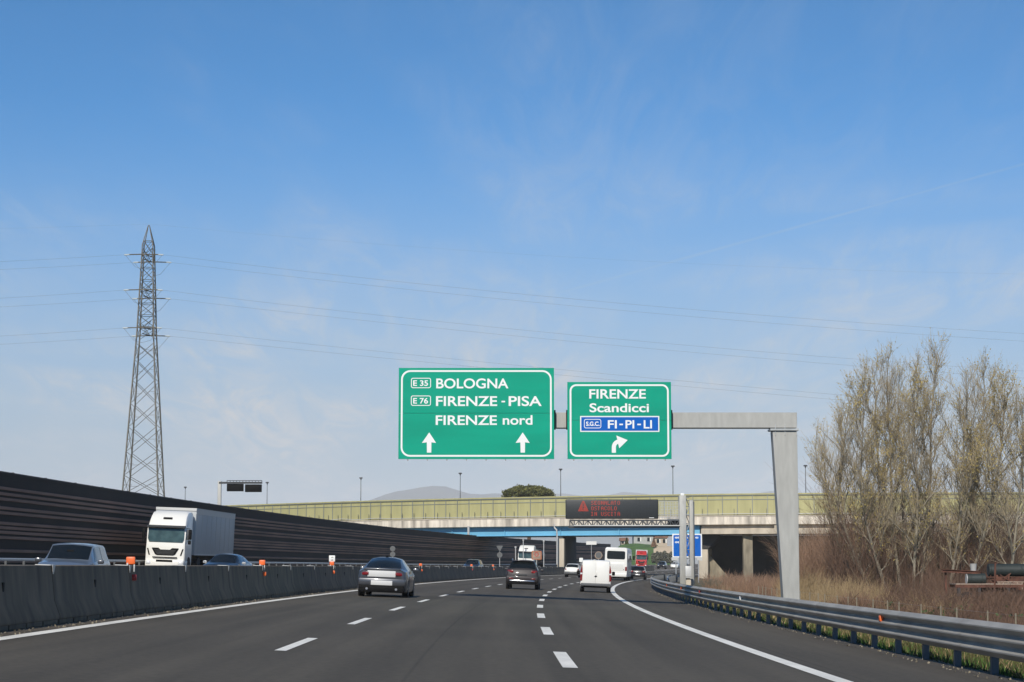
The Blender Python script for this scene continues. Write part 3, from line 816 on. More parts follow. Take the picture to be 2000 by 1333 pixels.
def green_sign(label, u0, v0, u1, v1, r_px=17, yoff=-.28):
    Y = GY + yoff
    x0, x1, z1, z0 = gx(u0, v0, Y), gx(u1, v0, Y), gz(v0, Y), gz(v1, Y)
    t = thing('direction_sign', label, 'direction sign', (0, Y, 0))
    pxm = Y / FPX
    zj = z0 + (z1 - z0) * .502
    for za, zb2 in ((z0, zj - .004), (zj + .004, z1)): m = MB(); m.box(((x0 + x1) / 2, .03, (za + zb2) / 2), (x1 - x0, .05, zb2 - za)); m.build('panel', M_['green'], t, bevel=.003)
    b = MB(); i = 4.5 * pxm; w = 3.4 * pxm
    frame_strip(b, rrect(x0 + i, z0 + i, x1 - i, z1 - i, r_px * pxm), rrect(x0 + i + w, z0 + i + w, x1 - i - w, z1 - i - w, (r_px - 3) * pxm), .0)
    b.build('border', M_['white'], t, fixn=False)
    m = MB()
    for f in np.linspace(.06, .94, 8 if u1 - u0 > 250 else 6): m.box((x0 + (x1 - x0) * f, .055, z0 - .02), (.04, .04, .09))
    for f in (.2, .5, .8): m.box(((x0 + x1) / 2, .09, z0 + (z1 - z0) * f), (x1 - x0 - .2, .05, .08))
    m.build('back_rail', M_['galv'], t)
    def X(u, v=800): return gx(u, v, Y)
    def Z(v): return gz(v, Y)
    return t, X, Z, pxm
def word(t, X, Z, txt, u0, u1, vt, vb, m=None, bold=.017):
    text_mesh(txt, 'lettering', m or M_['white'], t, X(u0, vb), Z(vb), Z(vt) - Z(vb), X(u1, vb) - X(u0, vb), y=-.001, bold=bold)
def outline_box(t, X, Z, u0, v0, u1, v1, r, w, m=None):
    b = MB(); p = GY / FPX
    frame_strip(b, rrect(X(u0), Z(v1), X(u1), Z(v0), r * p), rrect(X(u0) + w * p, Z(v1) + w * p, X(u1) - w * p, Z(v0) - w * p, max(.2, r - w) * p), -.001)
    b.build('route_frame', m or M_['white'], t, fixn=False)
t, X, Z, pm_ = green_sign('large green sign lettered BOLOGNA, FIRENZE-PISA and FIRENZE nord', 779, 719, 1082, 897, 18)
word(t, X, Z, 'BOLOGNA', 852, 993, 739, 758.5); word(t, X, Z, 'FIRENZE', 851.5, 971, 773.5, 793); word(t, X, Z, '-', 980, 985.5, 786, 792) if False else None
b = MB(); b.box((X(983), -.001, Z(784.8)), (7 * pm_, .001, 3 * pm_)); b.build('lettering', M_['white'], t)
word(t, X, Z, 'PISA', 993.5, 1058, 773.5, 793); word(t, X, Z, 'FIRENZE', 851, 970.5, 811, 830)
text_mesh('nord', 'lettering', M_['white'], t, X(982), Z(829.5), 19 * pm_, X(1040) - X(982), y=-.001, bold=.017)
for v0, v1, s_ in ((738.5, 758.5, 'E 35'), (773, 793, 'E 76')):
    outline_box(t, X, Z, 802.5, v0, 841.5, v1, 4, 1.5); word(t, X, Z, s_, 807, 836, v0 + 4.4, v1 - 4.6, bold=.02)
def up_arrow(t, X, Z, u):
    b = MB(); flat(b, [(X(u - 14), Z(865.5)), (X(u), Z(845)), (X(u + 13.5), Z(865.5)), (X(u + 4.4), Z(864.5)), (X(u + 4.2), Z(884.5)), (X(u - 4.2), Z(884.5)), (X(u - 4.6), Z(864.5))], -.001); b.build('arrow', M_['white'], t, fixn=False)
up_arrow(t, X, Z, 838.5); up_arrow(t, X, Z, 1021)
t2, X, Z, pm_ = green_sign('smaller green sign lettered FIRENZE and Scandicci with a right bent arrow', 1108, 746.5, 1310.5, 897, 13)
word(t2, X, Z, 'FIRENZE', 1151, 1261.5, 760, 778.5); 
text_mesh('Scandicci', 'lettering', M_['white'], t2, X(1151.5), Z(805), 17.5 * pm_, X(1267.5) - X(1151.5), y=-.001, bold=.019)
x0, x1, z1, z0 = X(1133), X(1287.5), Z(813), Z(844)
b = MB(); flat(b, rrect(x0, z0, x1, z1, .004, 2), -.004); b.build('blue_panel_edge', M_['white'], t2, fixn=False)
b = MB(); w = 2.2 * pm_; flat(b, rrect(x0 + w, z0 + w, x1 - w, z1 - w, .004, 2), -.009); b.build('blue_panel', M_['bluesign'], t2, fixn=False)
def word2(txt, u0, u1, vt, vb, bold=.017): text_mesh(txt, 'lettering', M_['white'], t2, X(u0), Z(vb), Z(vt) - Z(vb), X(u1) - X(u0), y=-.014, bold=bold)
word2('FI', 1187, 1204.5, 820.5, 837); word2('PI', 1221.5, 1238.5, 820.5, 837); word2('LI', 1257, 1273, 820.5, 837)
b = MB(); b.box((X(1213), -.014, Z(829.5)), (7 * pm_, .001, 2.8 * pm_)); b.box((X(1248), -.014, Z(829.5)), (7 * pm_, .001, 2.8 * pm_)); b.build('lettering', M_['white'], t2)
b = MB(); frame_strip(b, rrect(X(1140.5), Z(837), X(1174), Z(819), 4 * pm_), rrect(X(1141.7), Z(835.8), X(1172.8), Z(820.2), 3 * pm_), -.014); b.build('route_frame', M_['white'], t2, fixn=False)
word2('S.G.C.', 1144.5, 1171, 823.8, 832, .03)
# bent arrow: thick quarter turn with a head
b = MB(); c0 = [(1198.5 + 0, 884.8), (1198.5, 874)] ; pts = []
for k in range(9):
    a = R(180 - 80 * k / 8); pts.append((1210 + 11.5 * math.cos(a), 874 - 11.5 * math.sin(a)))
cen = [(1198.5, 884.8)] + pts
lft, rgt = [], []
for i, p in enumerate(cen):
    q = cen[min(i + 1, len(cen) - 1)]; r_ = cen[max(i - 1, 0)]; dx, dy = q[0] - r_[0], q[1] - r_[1]; l_ = math.hypot(dx, dy); nx, ny = -dy / l_, dx / l_
    lft.append((p[0] + nx * 4, p[1] + ny * 4)); rgt.append((p[0] - nx * 4, p[1] - ny * 4))
for i in range(len(cen) - 1): flat(b, [(X(a_[0]), Z(a_[1])) for a_ in (lft[i], lft[i + 1], rgt[i + 1], rgt[i])], -.001)
flat(b, [(X(u), Z(v)) for u, v in ((1203.5, 851), (1225.5, 860), (1209, 876))], -.0015)
b.build('arrow', M_['white'], t2, fixn=False)

# ------------------------------------------------------------------ variable message sign with its own gantry
VY = 205.0
vg = thing('message_sign_gantry', 'grey twin column gantry with a trussed walkway below the message sign', 'gantry', (0, VY, 0))
def vx(u, v=1000): return at(u, v, VY).x
def vz(v): return at(1000, v, VY).z
def column(u0, u1, vt, dy, m_):
    m = MB(); x0, x1 = vx(u0), vx(u1); zt, zb = vz(vt), -1.4
    m.rbox(((x0 + x1) / 2, dy, (zt + zb) / 2), (x1 - x0, .5, zt - zb), .05); return m.build('column', m_, vg)
column(1326.5, 1340, 968, 0, M_['galv_dull']); column(1348, 1356, 977, 1.2, M_['galv_dull']); column(1355.5, 1358.5, 979, 1.45, M_['raildark'])
m = MB()
for k in range(9):
    z0_, z1_ = vz(1125 - 17 * k), vz(1125 - 17 * (k + 1)); a, c = vx(1340), vx(1348)
    p = [(a, .3, z0_), (c, 1.0, z1_)] if k % 2 else [(c, 1.0, z0_), (a, .3, z1_)]
    m.tube(p, .05, 6); m.tube([(a, .3, z1_), (c, 1.0, z1_)], .04, 6)
m.build('lattice', M_['galv'], vg)
m = MB(); zt, zb = vz(1016.5), vz(1028.5); xl, xr = vx(1113), vx(1327)
for y_ in (-.1, 1.0):
    m.tube([(xl, y_, zt), (xr, y_, zt)], .07, 6); m.tube([(xl, y_, zb), (xr, y_, zb)], .09, 6)
    n = 24
    for k in range(n + 1):
        x = xl + (xr - xl) * k / n; m.tube([(x, y_, zt), (x, y_, zb)], .035, 5)
        if k < n: x2 = xl + (xr - xl) * (k + 1) / n; m.tube([(x, y_, zb if k % 2 else zt), (x2, y_, zt if k % 2 else zb)], .035, 5)
m.build('truss', M_['raildark'], vg)
m = MB(); m.box(((xl + xr) / 2, .45, vz(1030)), (xr - xl + .3, 1.2, .12)); m.build('walkway', M_['bumper'], vg)
m = MB(); m.box(((vx(1120) + xr) / 2, -.3, vz(1027)), (xr - vx(1120), .16, .10)); m.build('walkway_edge', M_['straps'], vg)
# wire mesh guard between board and columns
m = MB()
for k in range(8): x = vx(1288) + (vx(1326) - vx(1288)) * k / 7; m.box((x, .35, (vz(980) + vz(1014)) / 2), (.045, .03, vz(980) - vz(1014)))
for k in range(12): z = vz(1014) + (vz(980) - vz(1014)) * k / 11; m.box(((vx(1288) + vx(1326)) / 2, .38, z), (vx(1326) - vx(1288), .03, .05))
m.build('mesh_guard', M_['galv'], vg)
m = MB(); m.box((vx(1316), .9, vz(1020)), (vx(1327) - vx(1305), .25, vz(1014) - vz(1028))); m.build('equipment_box', M_['black'], vg)
m = MB(); m.rbox((vx(1333), 0, vz(966)), (.4, .3, .22), .04); m.build('camera_housing', M_['white'], vg)
vb = thing('message_board', 'black electronic message board showing a red triangle and SEGNALATO OSTACOLO IN USCITA', 'message sign', (0, VY - .35, 0))
x0, x1, z1, z0 = vx(1104.5), vx(1285.5), vz(976), vz(1014)
m = MB(); m.rbox(((x0 + x1) / 2, .3, (z0 + z1) / 2), (x1 - x0, .6, z1 - z0), .09, 3); m.build('housing', M_['led_panel'], vb)
FONT5 = {'S': '0111 1000 1000 0110 0001 0001 1110', 'E': '1111 1000 1000 1110 1000 1000 1111', 'G': '0110 1001 1000 1011 1001 1001 0110', 'N': '1001 1101 1101 1011 1011 1001 1001', 'A': '0110 1001 1001 1111 1001 1001 1001', 'L': '1000 1000 1000 1000 1000 1000 1111', 'T': '1110 0100 0100 0100 0100 0100 0100', 'O': '0110 1001 1001 1001 1001 1001 0110', 'C': '0110 1001 1000 1000 1000 1001 0110', 'I': '1110 0100 0100 0100 0100 0100 1110', 'U': '1001 1001 1001 1001 1001 1001 0110', ' ': '0000 ' * 7}
dots, off = MB(), MB(); lines = [MB(), MB(), MB()]
def dot(mb, x, z, r): mb.add([(x - r, -.004, z), (x, -.004, z - r), (x + r, -.004, z), (x, -.004, z + r)], [(0, 1, 2, 3)])
pit = .0565
for row, (txt, vtop) in enumerate((('SEGNALATO', 979.5), ('OSTACOLO', 990.2), ('IN USCITA', 1001))):
    ox, oz = vx(1155), vz(vtop)
    for ci in range(20):
        ch = txt[ci] if ci < len(txt) else None
        for rr_, bits in enumerate((FONT5[ch] if ch else '1111 ' * 7).split()):
            for cc, bit in enumerate(bits):
                x, z = ox + (ci * 5.95 + cc * 1.13) * pit, oz - rr_ * pit * 1.02
                if x > x1 - .25: continue
                if ch and bit == '1': dot(lines[row], x, z, .036)
                elif not ch and (rr_ % 2 == 0): dot(off, x, z, .018)
tx, tz, hw = vx(1139), vz(979.5), .44
for k in range(17):
    f = k / 16; w_ = .06 + hw * f; z = tz - f * 1.0; n_ = max(2, int(w_ * 2 / .075))
    for j in range(n_ + 1):
        x = tx - w_ + 2 * w_ * j / n_
        if abs(x - tx) < .05 and .25 < f < .85 and k % 3: continue
        dot(dots, x, z, .036)
dots.build('warning_triangle', M_['led'], vb, fixn=False)
for q in lines: q.build('lettering', M_['led'], vb, fixn=False)
off.build('unlit_diodes', M_['led_off'], vb, fixn=False)
m = MB(); m.box((vx(1272), -.004, vz(1012)), (.5, .01, .06)); m.build('maker_plate', M_['white'], vb)
cab = thing('control_cabinet', 'pale grey control cabinet standing between the message sign columns', 'cabinet', at(1344, 1090, VY - 1.0))
cab.location.z = -.6
m = MB(); m.rbox((0, 0, vz(1089) - vz(1107) + .2), (.62, .4, vz(1087) - vz(1110)), .02); m.build('housing', M_['straps'], cab)
m = MB(); m.box((0, 0, .05), (.5, .3, .6)); m.build('base', M_['concrete'], cab)
m = MB(); m.box((.0, -.204, vz(1098) - vz(1107) + .2), (.56, .006, .02)); m.build('door_seam', M_['bumper'], cab)

# blue sign beyond it
BYs_ = 238.0
bs = thing('blue_sign', 'blue sign with white edge and lettering standing behind the message sign columns', 'road sign', (0, BYs_, 0))
def sx(u, v=1060): return at(u, v, BYs_).x
def sz(v): return at(1000, v, BYs_).z
m = MB(); m.box(((sx(1313) + sx(1371)) / 2, .03, (sz(1043) + sz(1089)) / 2), (sx(1371) - sx(1313), .06, sz(1043) - sz(1089))); m.build('panel', M_['white'], bs)
m = MB(); flat(m, rrect(sx(1315.3), sz(1087), sx(1368.7), sz(1045.4), .1, 3), -.004); m.build('blue_field', M_['bluesign'], bs, fixn=False)
m = MB()
for u0, u1, v in ((1318, 1327, 1050.5), (1318, 1327, 1059.5), (1342, 1346, 1050.5), (1358, 1366, 1050.5)):
    for k in range(int((u1 - u0) / 2.1)): m.box((sx(u0 + 1 + 2.1 * k), -.006, sz(v)), (.09, .002, .17 + .05 * (k % 2)))
m.build('lettering', M_['white'], bs)
m = MB()
for u in (1320, 1364): m.tube([(sx(u), .12, -1.5), (sx(u), .12, sz(1043))], .07, 8)
m.build('post', M_['galv'], bs)
m = MB()
for u in (1317.5, 1366): m.box((sx(u), .05, sz(1092)), (.75 if u < 1330 else .6, .05, .38))
m.build('lower_plate', M_['straps'], bs)

# ------------------------------------------------------------------ vehicles
class Body:
    """car skin: stations along y, each a half section of seven points; windows are cut from the same surface"""
    def __init__(s, rows, wheels, wr):
        s.rows = np.array(rows, float)      # y, bottom z, width max, z of it, shoulder width, z, roof edge width, z, roof centre z
        s.wheels, s.wr = wheels, wr
    def par(s, y): return [np.interp(y, s.rows[:, 0], s.rows[:, k]) for k in range(1, 9)]
    def pts(s, y):
        zb, wm, zm, ws, zs, wr, zr, zt = s.par(y); arch = zb
        for yc in s.wheels:
            q = s.wr + .055
            if abs(y - yc) < q: arch = max(arch, min(s.wr + math.sqrt(q * q - (y - yc) ** 2), zm + .12))
        z1 = max(zb + .10, arch + .02)
        return [(wm * .95, arch), (wm * .985, z1), (wm, max(zm, z1 + .02)), (ws, max(zs, z1 + .05)), (wr, max(zr, z1 + .06)), (wr * .55, zr + (zt - zr) * .8), (0, max(zt, z1 + .06))]
    def at(s, y, t):
        p = s.pts(y); i = min(int(t), 5); f = t - i
        return Vector((p[i][0] * (1 - f) + p[i + 1][0] * f, y, p[i][1] * (1 - f) + p[i + 1][1] * f))
    def off(s, y, t, d, sx=1):
        e = .02; a = s.at(y, t); du = s.at(y + e, t) - s.at(y - e, t); t0, t1 = max(0, t - .08), min(5.999, t + .08); dv = s.at(y, t1) - s.at(y, t0)
        n = du.cross(dv); n = n.normalized() if n.length > 1e-9 else Vector((0, 0, 1))
        if n.x < 0 and t < 4: n = -n
        if n.z < 0 and t >= 4: n = -n
        p = a + n * d
        if t > 5.99: p.x = 0
        return Vector((p.x * sx, p.y, p.z))
    def skin(s, parent, m):
        y0, y1 = s.rows[0, 0], s.rows[-1, 0]
        ys = set(np.linspace(y0, y1, 46)) | set(s.rows[:, 0])
        for yc in s.wheels: ys |= set(yc + (s.wr + .056) * np.cos(np.linspace(0, math.pi, 13)))
        ys = sorted(y for y in ys if y0 <= y <= y1); rings = []
        for y in ys:
            p = s.pts(y); rings.append([(x, y, z) for x, z in p] + [(-x, y, z) for x, z in reversed(p[:-1])])
        mb = MB(); mb.loft(rings, True, True); return mb.build('body', m, parent, sharp=48)
    def pane(s, mb, yA, yB, t0, t1, mirror=False, d=.007, n=6, k=5):
        """yA(t), yB(t): limits along y as pairs (at t0, at t1)"""
        def fn(sx):
            def f(a, b):
                t = t0 + (t1 - t0) * b; lo = yA[0] + (yA[1] - yA[0]) * b; hi = yB[0] + (yB[1] - yB[0]) * b
                return s.off(lo + (hi - lo) * a, min(t, 5.999), d, sx)
            return f
        mb.grid(fn(1), n, k)
        if mirror: mb.grid(fn(-1), n, k)
    def side_windows(s, t, *spans):
        for sx in (-1, 1):
            for yA, yB, t0, t1 in spans:
                m = MB(); s.pane(m, yA, yB, t0, t1)
                if sx < 0: m.v = [(-x, y, z) for x, y, z in m.v]
                m.build('side_window', M_['glass'], t)
def wheel_set(t, b, width, w=.21, rim=True):
    for yc in b.wheels:
        for sx in (-1, 1):
            x = sx * (width - w / 2 - .01); m = MB(); r = b.wr
            m.cyl((0, 0, 0), r, w, 'x', 22); o = m.build('wheel', M_['tyre'], t, bevel=.02); o.location = (x, yc, r)
            if rim:
                q = MB(); q.cyl((sx * w / 2, 0, 0), r * .30, .012, 'x', 12)
                for k in range(5):
                    a = 2 * math.pi * k / 5; q.box((sx * w / 2, math.cos(a) * r * .42, math.sin(a) * r * .42), (.012, r * .16, r * .56), rot=(a - math.pi / 2, 0, 0))
                q.cyl((sx * (w / 2 - .012), 0, 0), r * .70, .012, 'x', 22); q.build('rim', M_['rim'], o)
def side_lamp(mb, b, y0, y1, t0, t1, d=.008): b.pane(mb, (y0, y0), (y1, y1), t0, t1, True, d, 3, 2)
def box_parts(t, items):
    for name, m, c, size, r in items: q = MB(); q.rbox(c, size, r); q.build(name, M_[m], t)

def saloon(t, paint, L=4.70, w=.90, h=1.41):
    b = Body([  # y    zb   wm    zm   ws    zs   wr   zr    zt
        (0.00, .30, w - .12, .52, w - .17, .86, w - .30, .955, .985),
        (0.06, .22, w - .05, .55, w - .10, .88, w - .25, .975, 1.005),
        (0.22, .20, w - .01, .58, w - .07, .90, w - .22, .985, 1.010),
        (0.55, .18, w, .62, w - .06, .92, w - .24, 1.01, 1.03),
        (1.10, .18, w, .64, w - .06, .935, .59, 1.20, 1.265),
        (1.70, .18, w, .64, w - .06, .94, .535, 1.335, 1.405),
        (2.20, .18, w, .64, w - .06, .94, .53, 1.355, h + .01),
        (2.75, .18, w, .64, w - .06, .93, .54, 1.325, 1.385),
        (3.55, .18, w, .64, w - .07, .92, .70, .96, .99),
        (4.20, .18, w - .02, .60, w - .10, .82, .62, .86, .89),
        (4.60, .20, w - .14, .52, w - .20, .66, .55, .72, .74),
        (L, .24, w - .26, .48, w - .30, .58, .45, .62, .63)], (.93, 3.78), .335)
    b.skin(t, paint)
    m = MB(); b.pane(m, (.60, .56), (1.62, 1.66), 4.1, 6, True); m.build('rear_window', M_['glass'], t)
    m = MB(); b.pane(m, (2.86, 2.82), (3.50, 3.55), 4.1, 6, True); m.build('windscreen', M_['glass'], t)
    b.side_windows(t, ((.95, 1.35), (2.02, 2.02), 3.12, 3.88), ((2.10, 2.10), (3.32, 2.90), 3.12, 3.88))
    wheel_set(t, b, w); return b
def tall_car(t, paint, L=4.6, w=.92, h=1.64, wr=.36, belt=1.02, roofw=.62, lower=None):
    b = Body([
        (0.00, .42, w - .10, .66, w - .13, belt - .06, w - .22, belt + .02, belt + .04),
        (0.05, .34, w - .04, .70, w - .08, belt - .04, w - .19, belt + .06, belt + .09),
        (0.18, .30, w, .72, w - .06, belt, w - .17, belt + .20, belt + .24),
        (0.50, .30, w, .74, w - .055, belt, roofw + .02, h - .12, h - .07),
        (0.75, .30, w, .74, w - .05, belt, roofw, h - .06, h - .01),
        (1.70, .30, w, .74, w - .05, belt, roofw, h - .04, h),
        (2.60, .30, w, .74, w - .05, belt - .01, roofw, h - .08, h - .04),
        (3.45, .30, w, .74, w - .07, belt - .02, w - .20, belt + .03, belt + .06),
        (4.10, .32, w - .02, .70, w - .10, belt - .08, w - .24, belt - .05, belt - .02),
        (4.48, .36, w - .10, .62, w - .18, belt - .18, w - .30, belt - .14, belt - .12),
        (L, .40, w - .20, .56, w - .24, belt - .30, w - .34, belt - .26, belt - .25)], (.85, L - .92), wr)
    b.skin(t, paint)
    m = MB(); b.pane(m, (.10, .11), (.50, .50), 4.06, 6, True); m.build('rear_window', M_['glass'], t)
    m = MB(); b.pane(m, (2.68, 2.66), (3.38, 3.42), 4.1, 6, True); m.build('windscreen', M_['glass'], t)
    b.side_windows(t, ((.45, .75), (1.62, 1.62), 3.1, 3.9), ((1.70, 1.70), (3.10, 2.68), 3.1, 3.9))
    wheel_set(t, b, w); return b
def mirrors(t, m_, y, x, z):
    for sx in (-1, 1): q = MB(); q.rbox((sx * x, y, z), (.20, .10, .13), .035); q.build('wing_mirror', m_, t)

SCALE = .955
# silver coupe, nearest vehicle ahead
loc, rot = on_road(68.6, -4.42)

t = thing('car', 'silver grey coupe driving ahead in the left lane, white plate below a pale boot panel', 'car', loc, rot, scale=SCALE * 1.01)
b = saloon(t, M_['silver'])
for sx in (-1, 1): m = MB(); m.rbox((sx * .60, .012, .815), (.27, .10, .115), .03, 2, rot=(0, sx * .10, sx * .35)); m.build('tail_light', M_['tail'], t)
box_parts(t, [('number_plate', 'plate', (0, -.062, .50), (.76, .025, .165), .01), ('boot_panel', 'plate', (-.02, -.006, .815), (1.0, .03, .22), .012),
              ('boot_spoiler', 'silver', (0, .03, .985), (1.30, .10, .035), .015), ('rear_bumper', 'silver', (0, .03, .53), (1.68, .15, .26), .06), ('diffuser', 'black', (0, .05, .29), (1.62, .20, .25), .05), ('underbody', 'black', (0, 1.2, .24), (1.5, 2.0, .16), .03)])
for sx in (-1, 1):
    q = MB(); q.cyl((sx * .52, -.055, .285), .042, .03, 'y', 12); q.build('exhaust_pipe', M_['rim'], t)
mirrors(t, M_['silver'], 3.10, .98, .97)
for sx in (-1, 1): q = MB(); q.rbox((sx * .68, -.02, .60), (.22, .03, .05), .01); q.build('reflector', M_['tail'], t)
q = MB(); q.rbox((0, 1.88, 1.425), (.10, .22, .06), .025); q.build('roof_antenna', M_['black'], t)
# dark four-wheel drive
loc, rot = on_road(105.0, -.55)
t = thing('car', 'dark brown four wheel drive car with red tail lamps in the middle lane', 'car', loc, rot, scale=SCALE * .985)
b = tall_car(t, M_['darkcar'])
for sx in (-1, 1): m = MB(); m.rbox((sx * .66, .035, .985), (.34, .10, .15), .04, 2, rot=(0, 0, sx * .25)); m.build('tail_light', M_['tail'], t)
m = MB(); m.rbox((.60, -.012, .965), (.16, .02, .06), .01); m.build('brake_lamp', mat('bright_red_lamp', (.6, .03, .02), .3), t)
box_parts(t, [('rear_bumper', 'darkcar', (0, .05, .60), (1.76, .16, .26), .05), ('bumper_trim', 'chrome', (0, -.035, .47), (1.40, .06, .07), .025), ('lower_bumper', 'black', (0, .06, .37), (1.60, .18, .18), .05), ('number_plate', 'bumper', (0, -.02, .80), (.52, .02, .11), .01), ('roof_spoiler', 'darkcar', (0, .43, 1.585), (1.12, .22, .04), .018)])
for sx in (-1, 1):
    q = MB(); q.rbox((sx * .62, -.02, .60), (.24, .03, .055), .01); q.build('reflector', M_['tail'], t)
    q = MB(); q.tube([(sx * .62, .8, 1.61), (sx * .62, .95, 1.66), (sx * .62, 2.4, 1.66), (sx * .62, 2.6, 1.60)], .018, 6); q.build('roof_rail', M_['chrome'], t)
mirrors(t, M_['darkcar'], 3.05, 1.02, 1.08)
# small white van
loc, rot = on_road(104.5, 3.28)
t = thing('van', 'small white windowless van seen from behind, dark badge on its rear doors', 'van', loc, rot, scale=.955)
w = .84
b = Body([
    (0.00, .42, w - .04, .70, w - .055, 1.02, w - .12, 1.66, 1.70),
    (0.05, .34, w - .01, .72, w - .03, 1.02, w - .09, 1.70, 1.735),
    (0.30, .30, w, .72, w - .02, 1.02, w - .10, 1.73, 1.76),
    (2.20, .30, w, .72, w - .02, 1.02, w - .12, 1.73, 1.76),
    (2.70, .30, w, .72, w - .03, 1.02, w - .16, 1.66, 1.69),
    (3.30, .30, w, .72, w - .06, .98, w - .14, 1.08, 1.14),
    (3.75, .32, w - .06, .66, w - .14, .84, w - .24, .88, .90),
    (3.95, .38, w - .18, .58, w - .24, .66, w - .34, .70, .71)], (.62, 3.12), .305)
b.skin(t, M_['whitecar'])
m = MB(); b.pane(m, (2.76, 2.74), (3.24, 3.26), 4.1, 6, True); m.build('windscreen', M_['glass'], t)
b.side_windows(t, ((2.05, 2.05), (3.02, 2.72), 3.1, 3.9))
wheel_set(t, b, w)
for sx in (-1, 1): m = MB(); m.prism([(sx * .735, .62), (sx * .845, .62), (sx * .835, 1.16), (sx * .77, 1.46), (sx * .745, 1.46), (sx * .722, 1.12)], 'y', -.03, .16); m.build('tail_light', M_['tail'], t)
for sx in (-1, 1): m = MB(); m.prism([(sx * .737, .96), (sx * .846, .96), (sx * .844, 1.04), (sx * .733, 1.04)], 'y', -.034, .10); m.build('indicator', M_['lamp'], t)
for sx in (-1, 1): m = MB(); m.rbox((sx * .36, -.012, 1.06), (.705, .03, 1.16), .015); m.build('rear_door', M_['whitecar'], t)
m = MB(); m.prism([(-.085, .86), (0, .81), (.085, .86), (.05, .88), (0, .92), (-.05, .88)], 'y', -.036, -.02); m.build('badge', M_['black'], t)
box_parts(t, [('rear_bumper', 'vanbumper', (0, .03, .42), (1.60, .20, .15), .04), ('underbody', 'black', (0, .20, .32), (1.30, .30, .14), .02), ('roof_bar', 'straps', (-.08, .1, 1.745), (.14, .16, .05), .015), ('handle', 'whitecar', (.04, -.04, 1.02), (.05, .03, .22), .01)])
for sx in (-1, 1): q = MB(); q.rbox((sx * .98, 2.68, 1.04), (.17, .09, .22), .04); q.build('wing_mirror', M_['black'], t)
# small white hatchback further on
loc, rot = on_road(214, -2.85)
t = thing('car', 'small white hatchback in the middle lane close to the bridge pier', 'car', loc, rot, scale=.97)
b = tall_car(t, M_['whitecar'], L=3.9, w=.84, h=1.50, wr=.31, belt=.95, roofw=.60)
for sx in (-1, 1): m = MB(); m.rbox((sx * .68, .03, .88), (.16, .10, .17), .04); m.build('tail_light', M_['tail'], t)
box_parts(t, [('rear_bumper', 'vanbumper', (0, .03, .50), (1.60, .20, .24), .05), ('number_plate', 'plate', (0, -.07, .62), (.5, .02, .11), .01), ('underbody', 'black', (0, .2, .33), (1.3, .3, .16), .03)])
# dark car beside the coach
loc, rot = on_road(222, 3.75)
t = thing('car', 'black hatchback with red tail lamp just right of the white coach', 'car', loc, rot, scale=.99)
b = tall_car(t, M_['blackcar'], L=4.1, w=.86, h=1.48, wr=.31, belt=.94, roofw=.60)
for sx in (-1, 1): m = MB(); m.rbox((sx * .66, .02, .86), (.30, .12, .20), .04); m.build('tail_light', M_['tail'], t)
box_parts(t, [('number_plate', 'plate', (0, -.03, .52), (.52, .03, .12), .01), ('rear_bumper', 'blackcar', (0, .04, .50), (1.62, .16, .22), .05)])
# far cars on the bend
loc, rot = on_road(432, -10.3)
t = thing('car', 'far dark car on the bend just right of the red lorry', 'car', loc, (rot[0], -rot[1], rot[2] + math.pi), scale=1.0)
tall_car(t, M_['blackcar'], L=4.4, w=.90, h=1.60)
m = MB(); m.rbox((-.55, 4.44, .72), (.3, .1, .12), .02); m.rbox((.55, 4.44, .72), (.3, .1, .12), .02); m.build('headlight', M_['lamp'], t)
loc, rot = on_road(455, -9.7)
t = thing('car', 'tiny far white car below the grey bushes left of the message sign', 'car', loc, (rot[0], -rot[1], rot[2] + math.pi), scale=1.0)
saloon(t, M_['whitecar'])

# coach
loc, rot = on_road(197.0, 2.66)
t = thing('coach', 'tall white coach with a dark wide rear window driving ahead of the white van', 'coach', loc, rot, scale=.905)
W2, HH, L = 1.25, 3.55, 12.0
def coach_ring(y, k, top=HH):
    w_ = W2 * k; r = .28
    out = [(-w_ * .97, .42), (-w_, .75), (-w_, 1.6), (-w_ * .975, top - r)]
    for a in range(1, 5): an = R(180 - 90 * a / 4); out.append((-w_ * .975 + r * .9 + math.cos(an) * r * .9, top - r + math.sin(an) * r))
    return [(x, y, z) for x, z in out] + [(-x, y, z) for x, z in reversed(out)]
m = MB(); m.loft([coach_ring(0, .955, HH - .08), coach_ring(.08, .985, HH - .02), coach_ring(.35, 1, HH), coach_ring(L - .5, 1, HH), coach_ring(L, .93, HH - .25)]); m.build('body', M_['whitecar'], t, sharp=50)
m = MB(); pl = rrect(-.98, 2.28, .98, 3.16, .16, 5); m.prism(pl, 'y', -.018, .02); m.build('rear_window', M_['glass'], t, sharp=60)
for sx in (-1, 1): m = MB(); m.box((sx * (W2 + .004), 6.0, 2.45), (.012, 10.6, .95)); m.build('side_window', M_['glass'], t)
for sx in (-1, 1): m = MB(); m.rbox((sx * 1.10, .0, 1.28), (.20, .10, .46), .04); m.build('tail_light', M_['tail'], t)
m = MB(); m.rbox((.86, -.01, 1.2), (.07, .04, .12), .015); m.build('fuel_flap', M_['bumper'], t)
box_parts(t, [('rear_bumper', 'whitecar', (0, .02, .62), (2.34, .12, .34), .05), ('number_plate', 'plate', (-.3, -.05, .86), (.5, .02, .11), .01), ('engine_flap', 'whitecar', (0, -.006, 1.50), (1.9, .03, .9), .02), ('underbody', 'black', (0, 3.0, .40), (2.1, 5.9, .34), .03)])
m = MB()
for k in range(5): m.box((0, -.022, 1.25 + .11 * k), (1.6, .006, .012))
m.build('vent', M_['vanbumper'], t)
for yc in (2.6, 9.3):
    for sx in (-1, 1): q = MB(); q.cyl((0, 0, 0), .5, .42, 'x', 22); o = q.build('wheel', M_['tyre'], t, bevel=.03); o.location = (sx * 1.0, yc, .5)
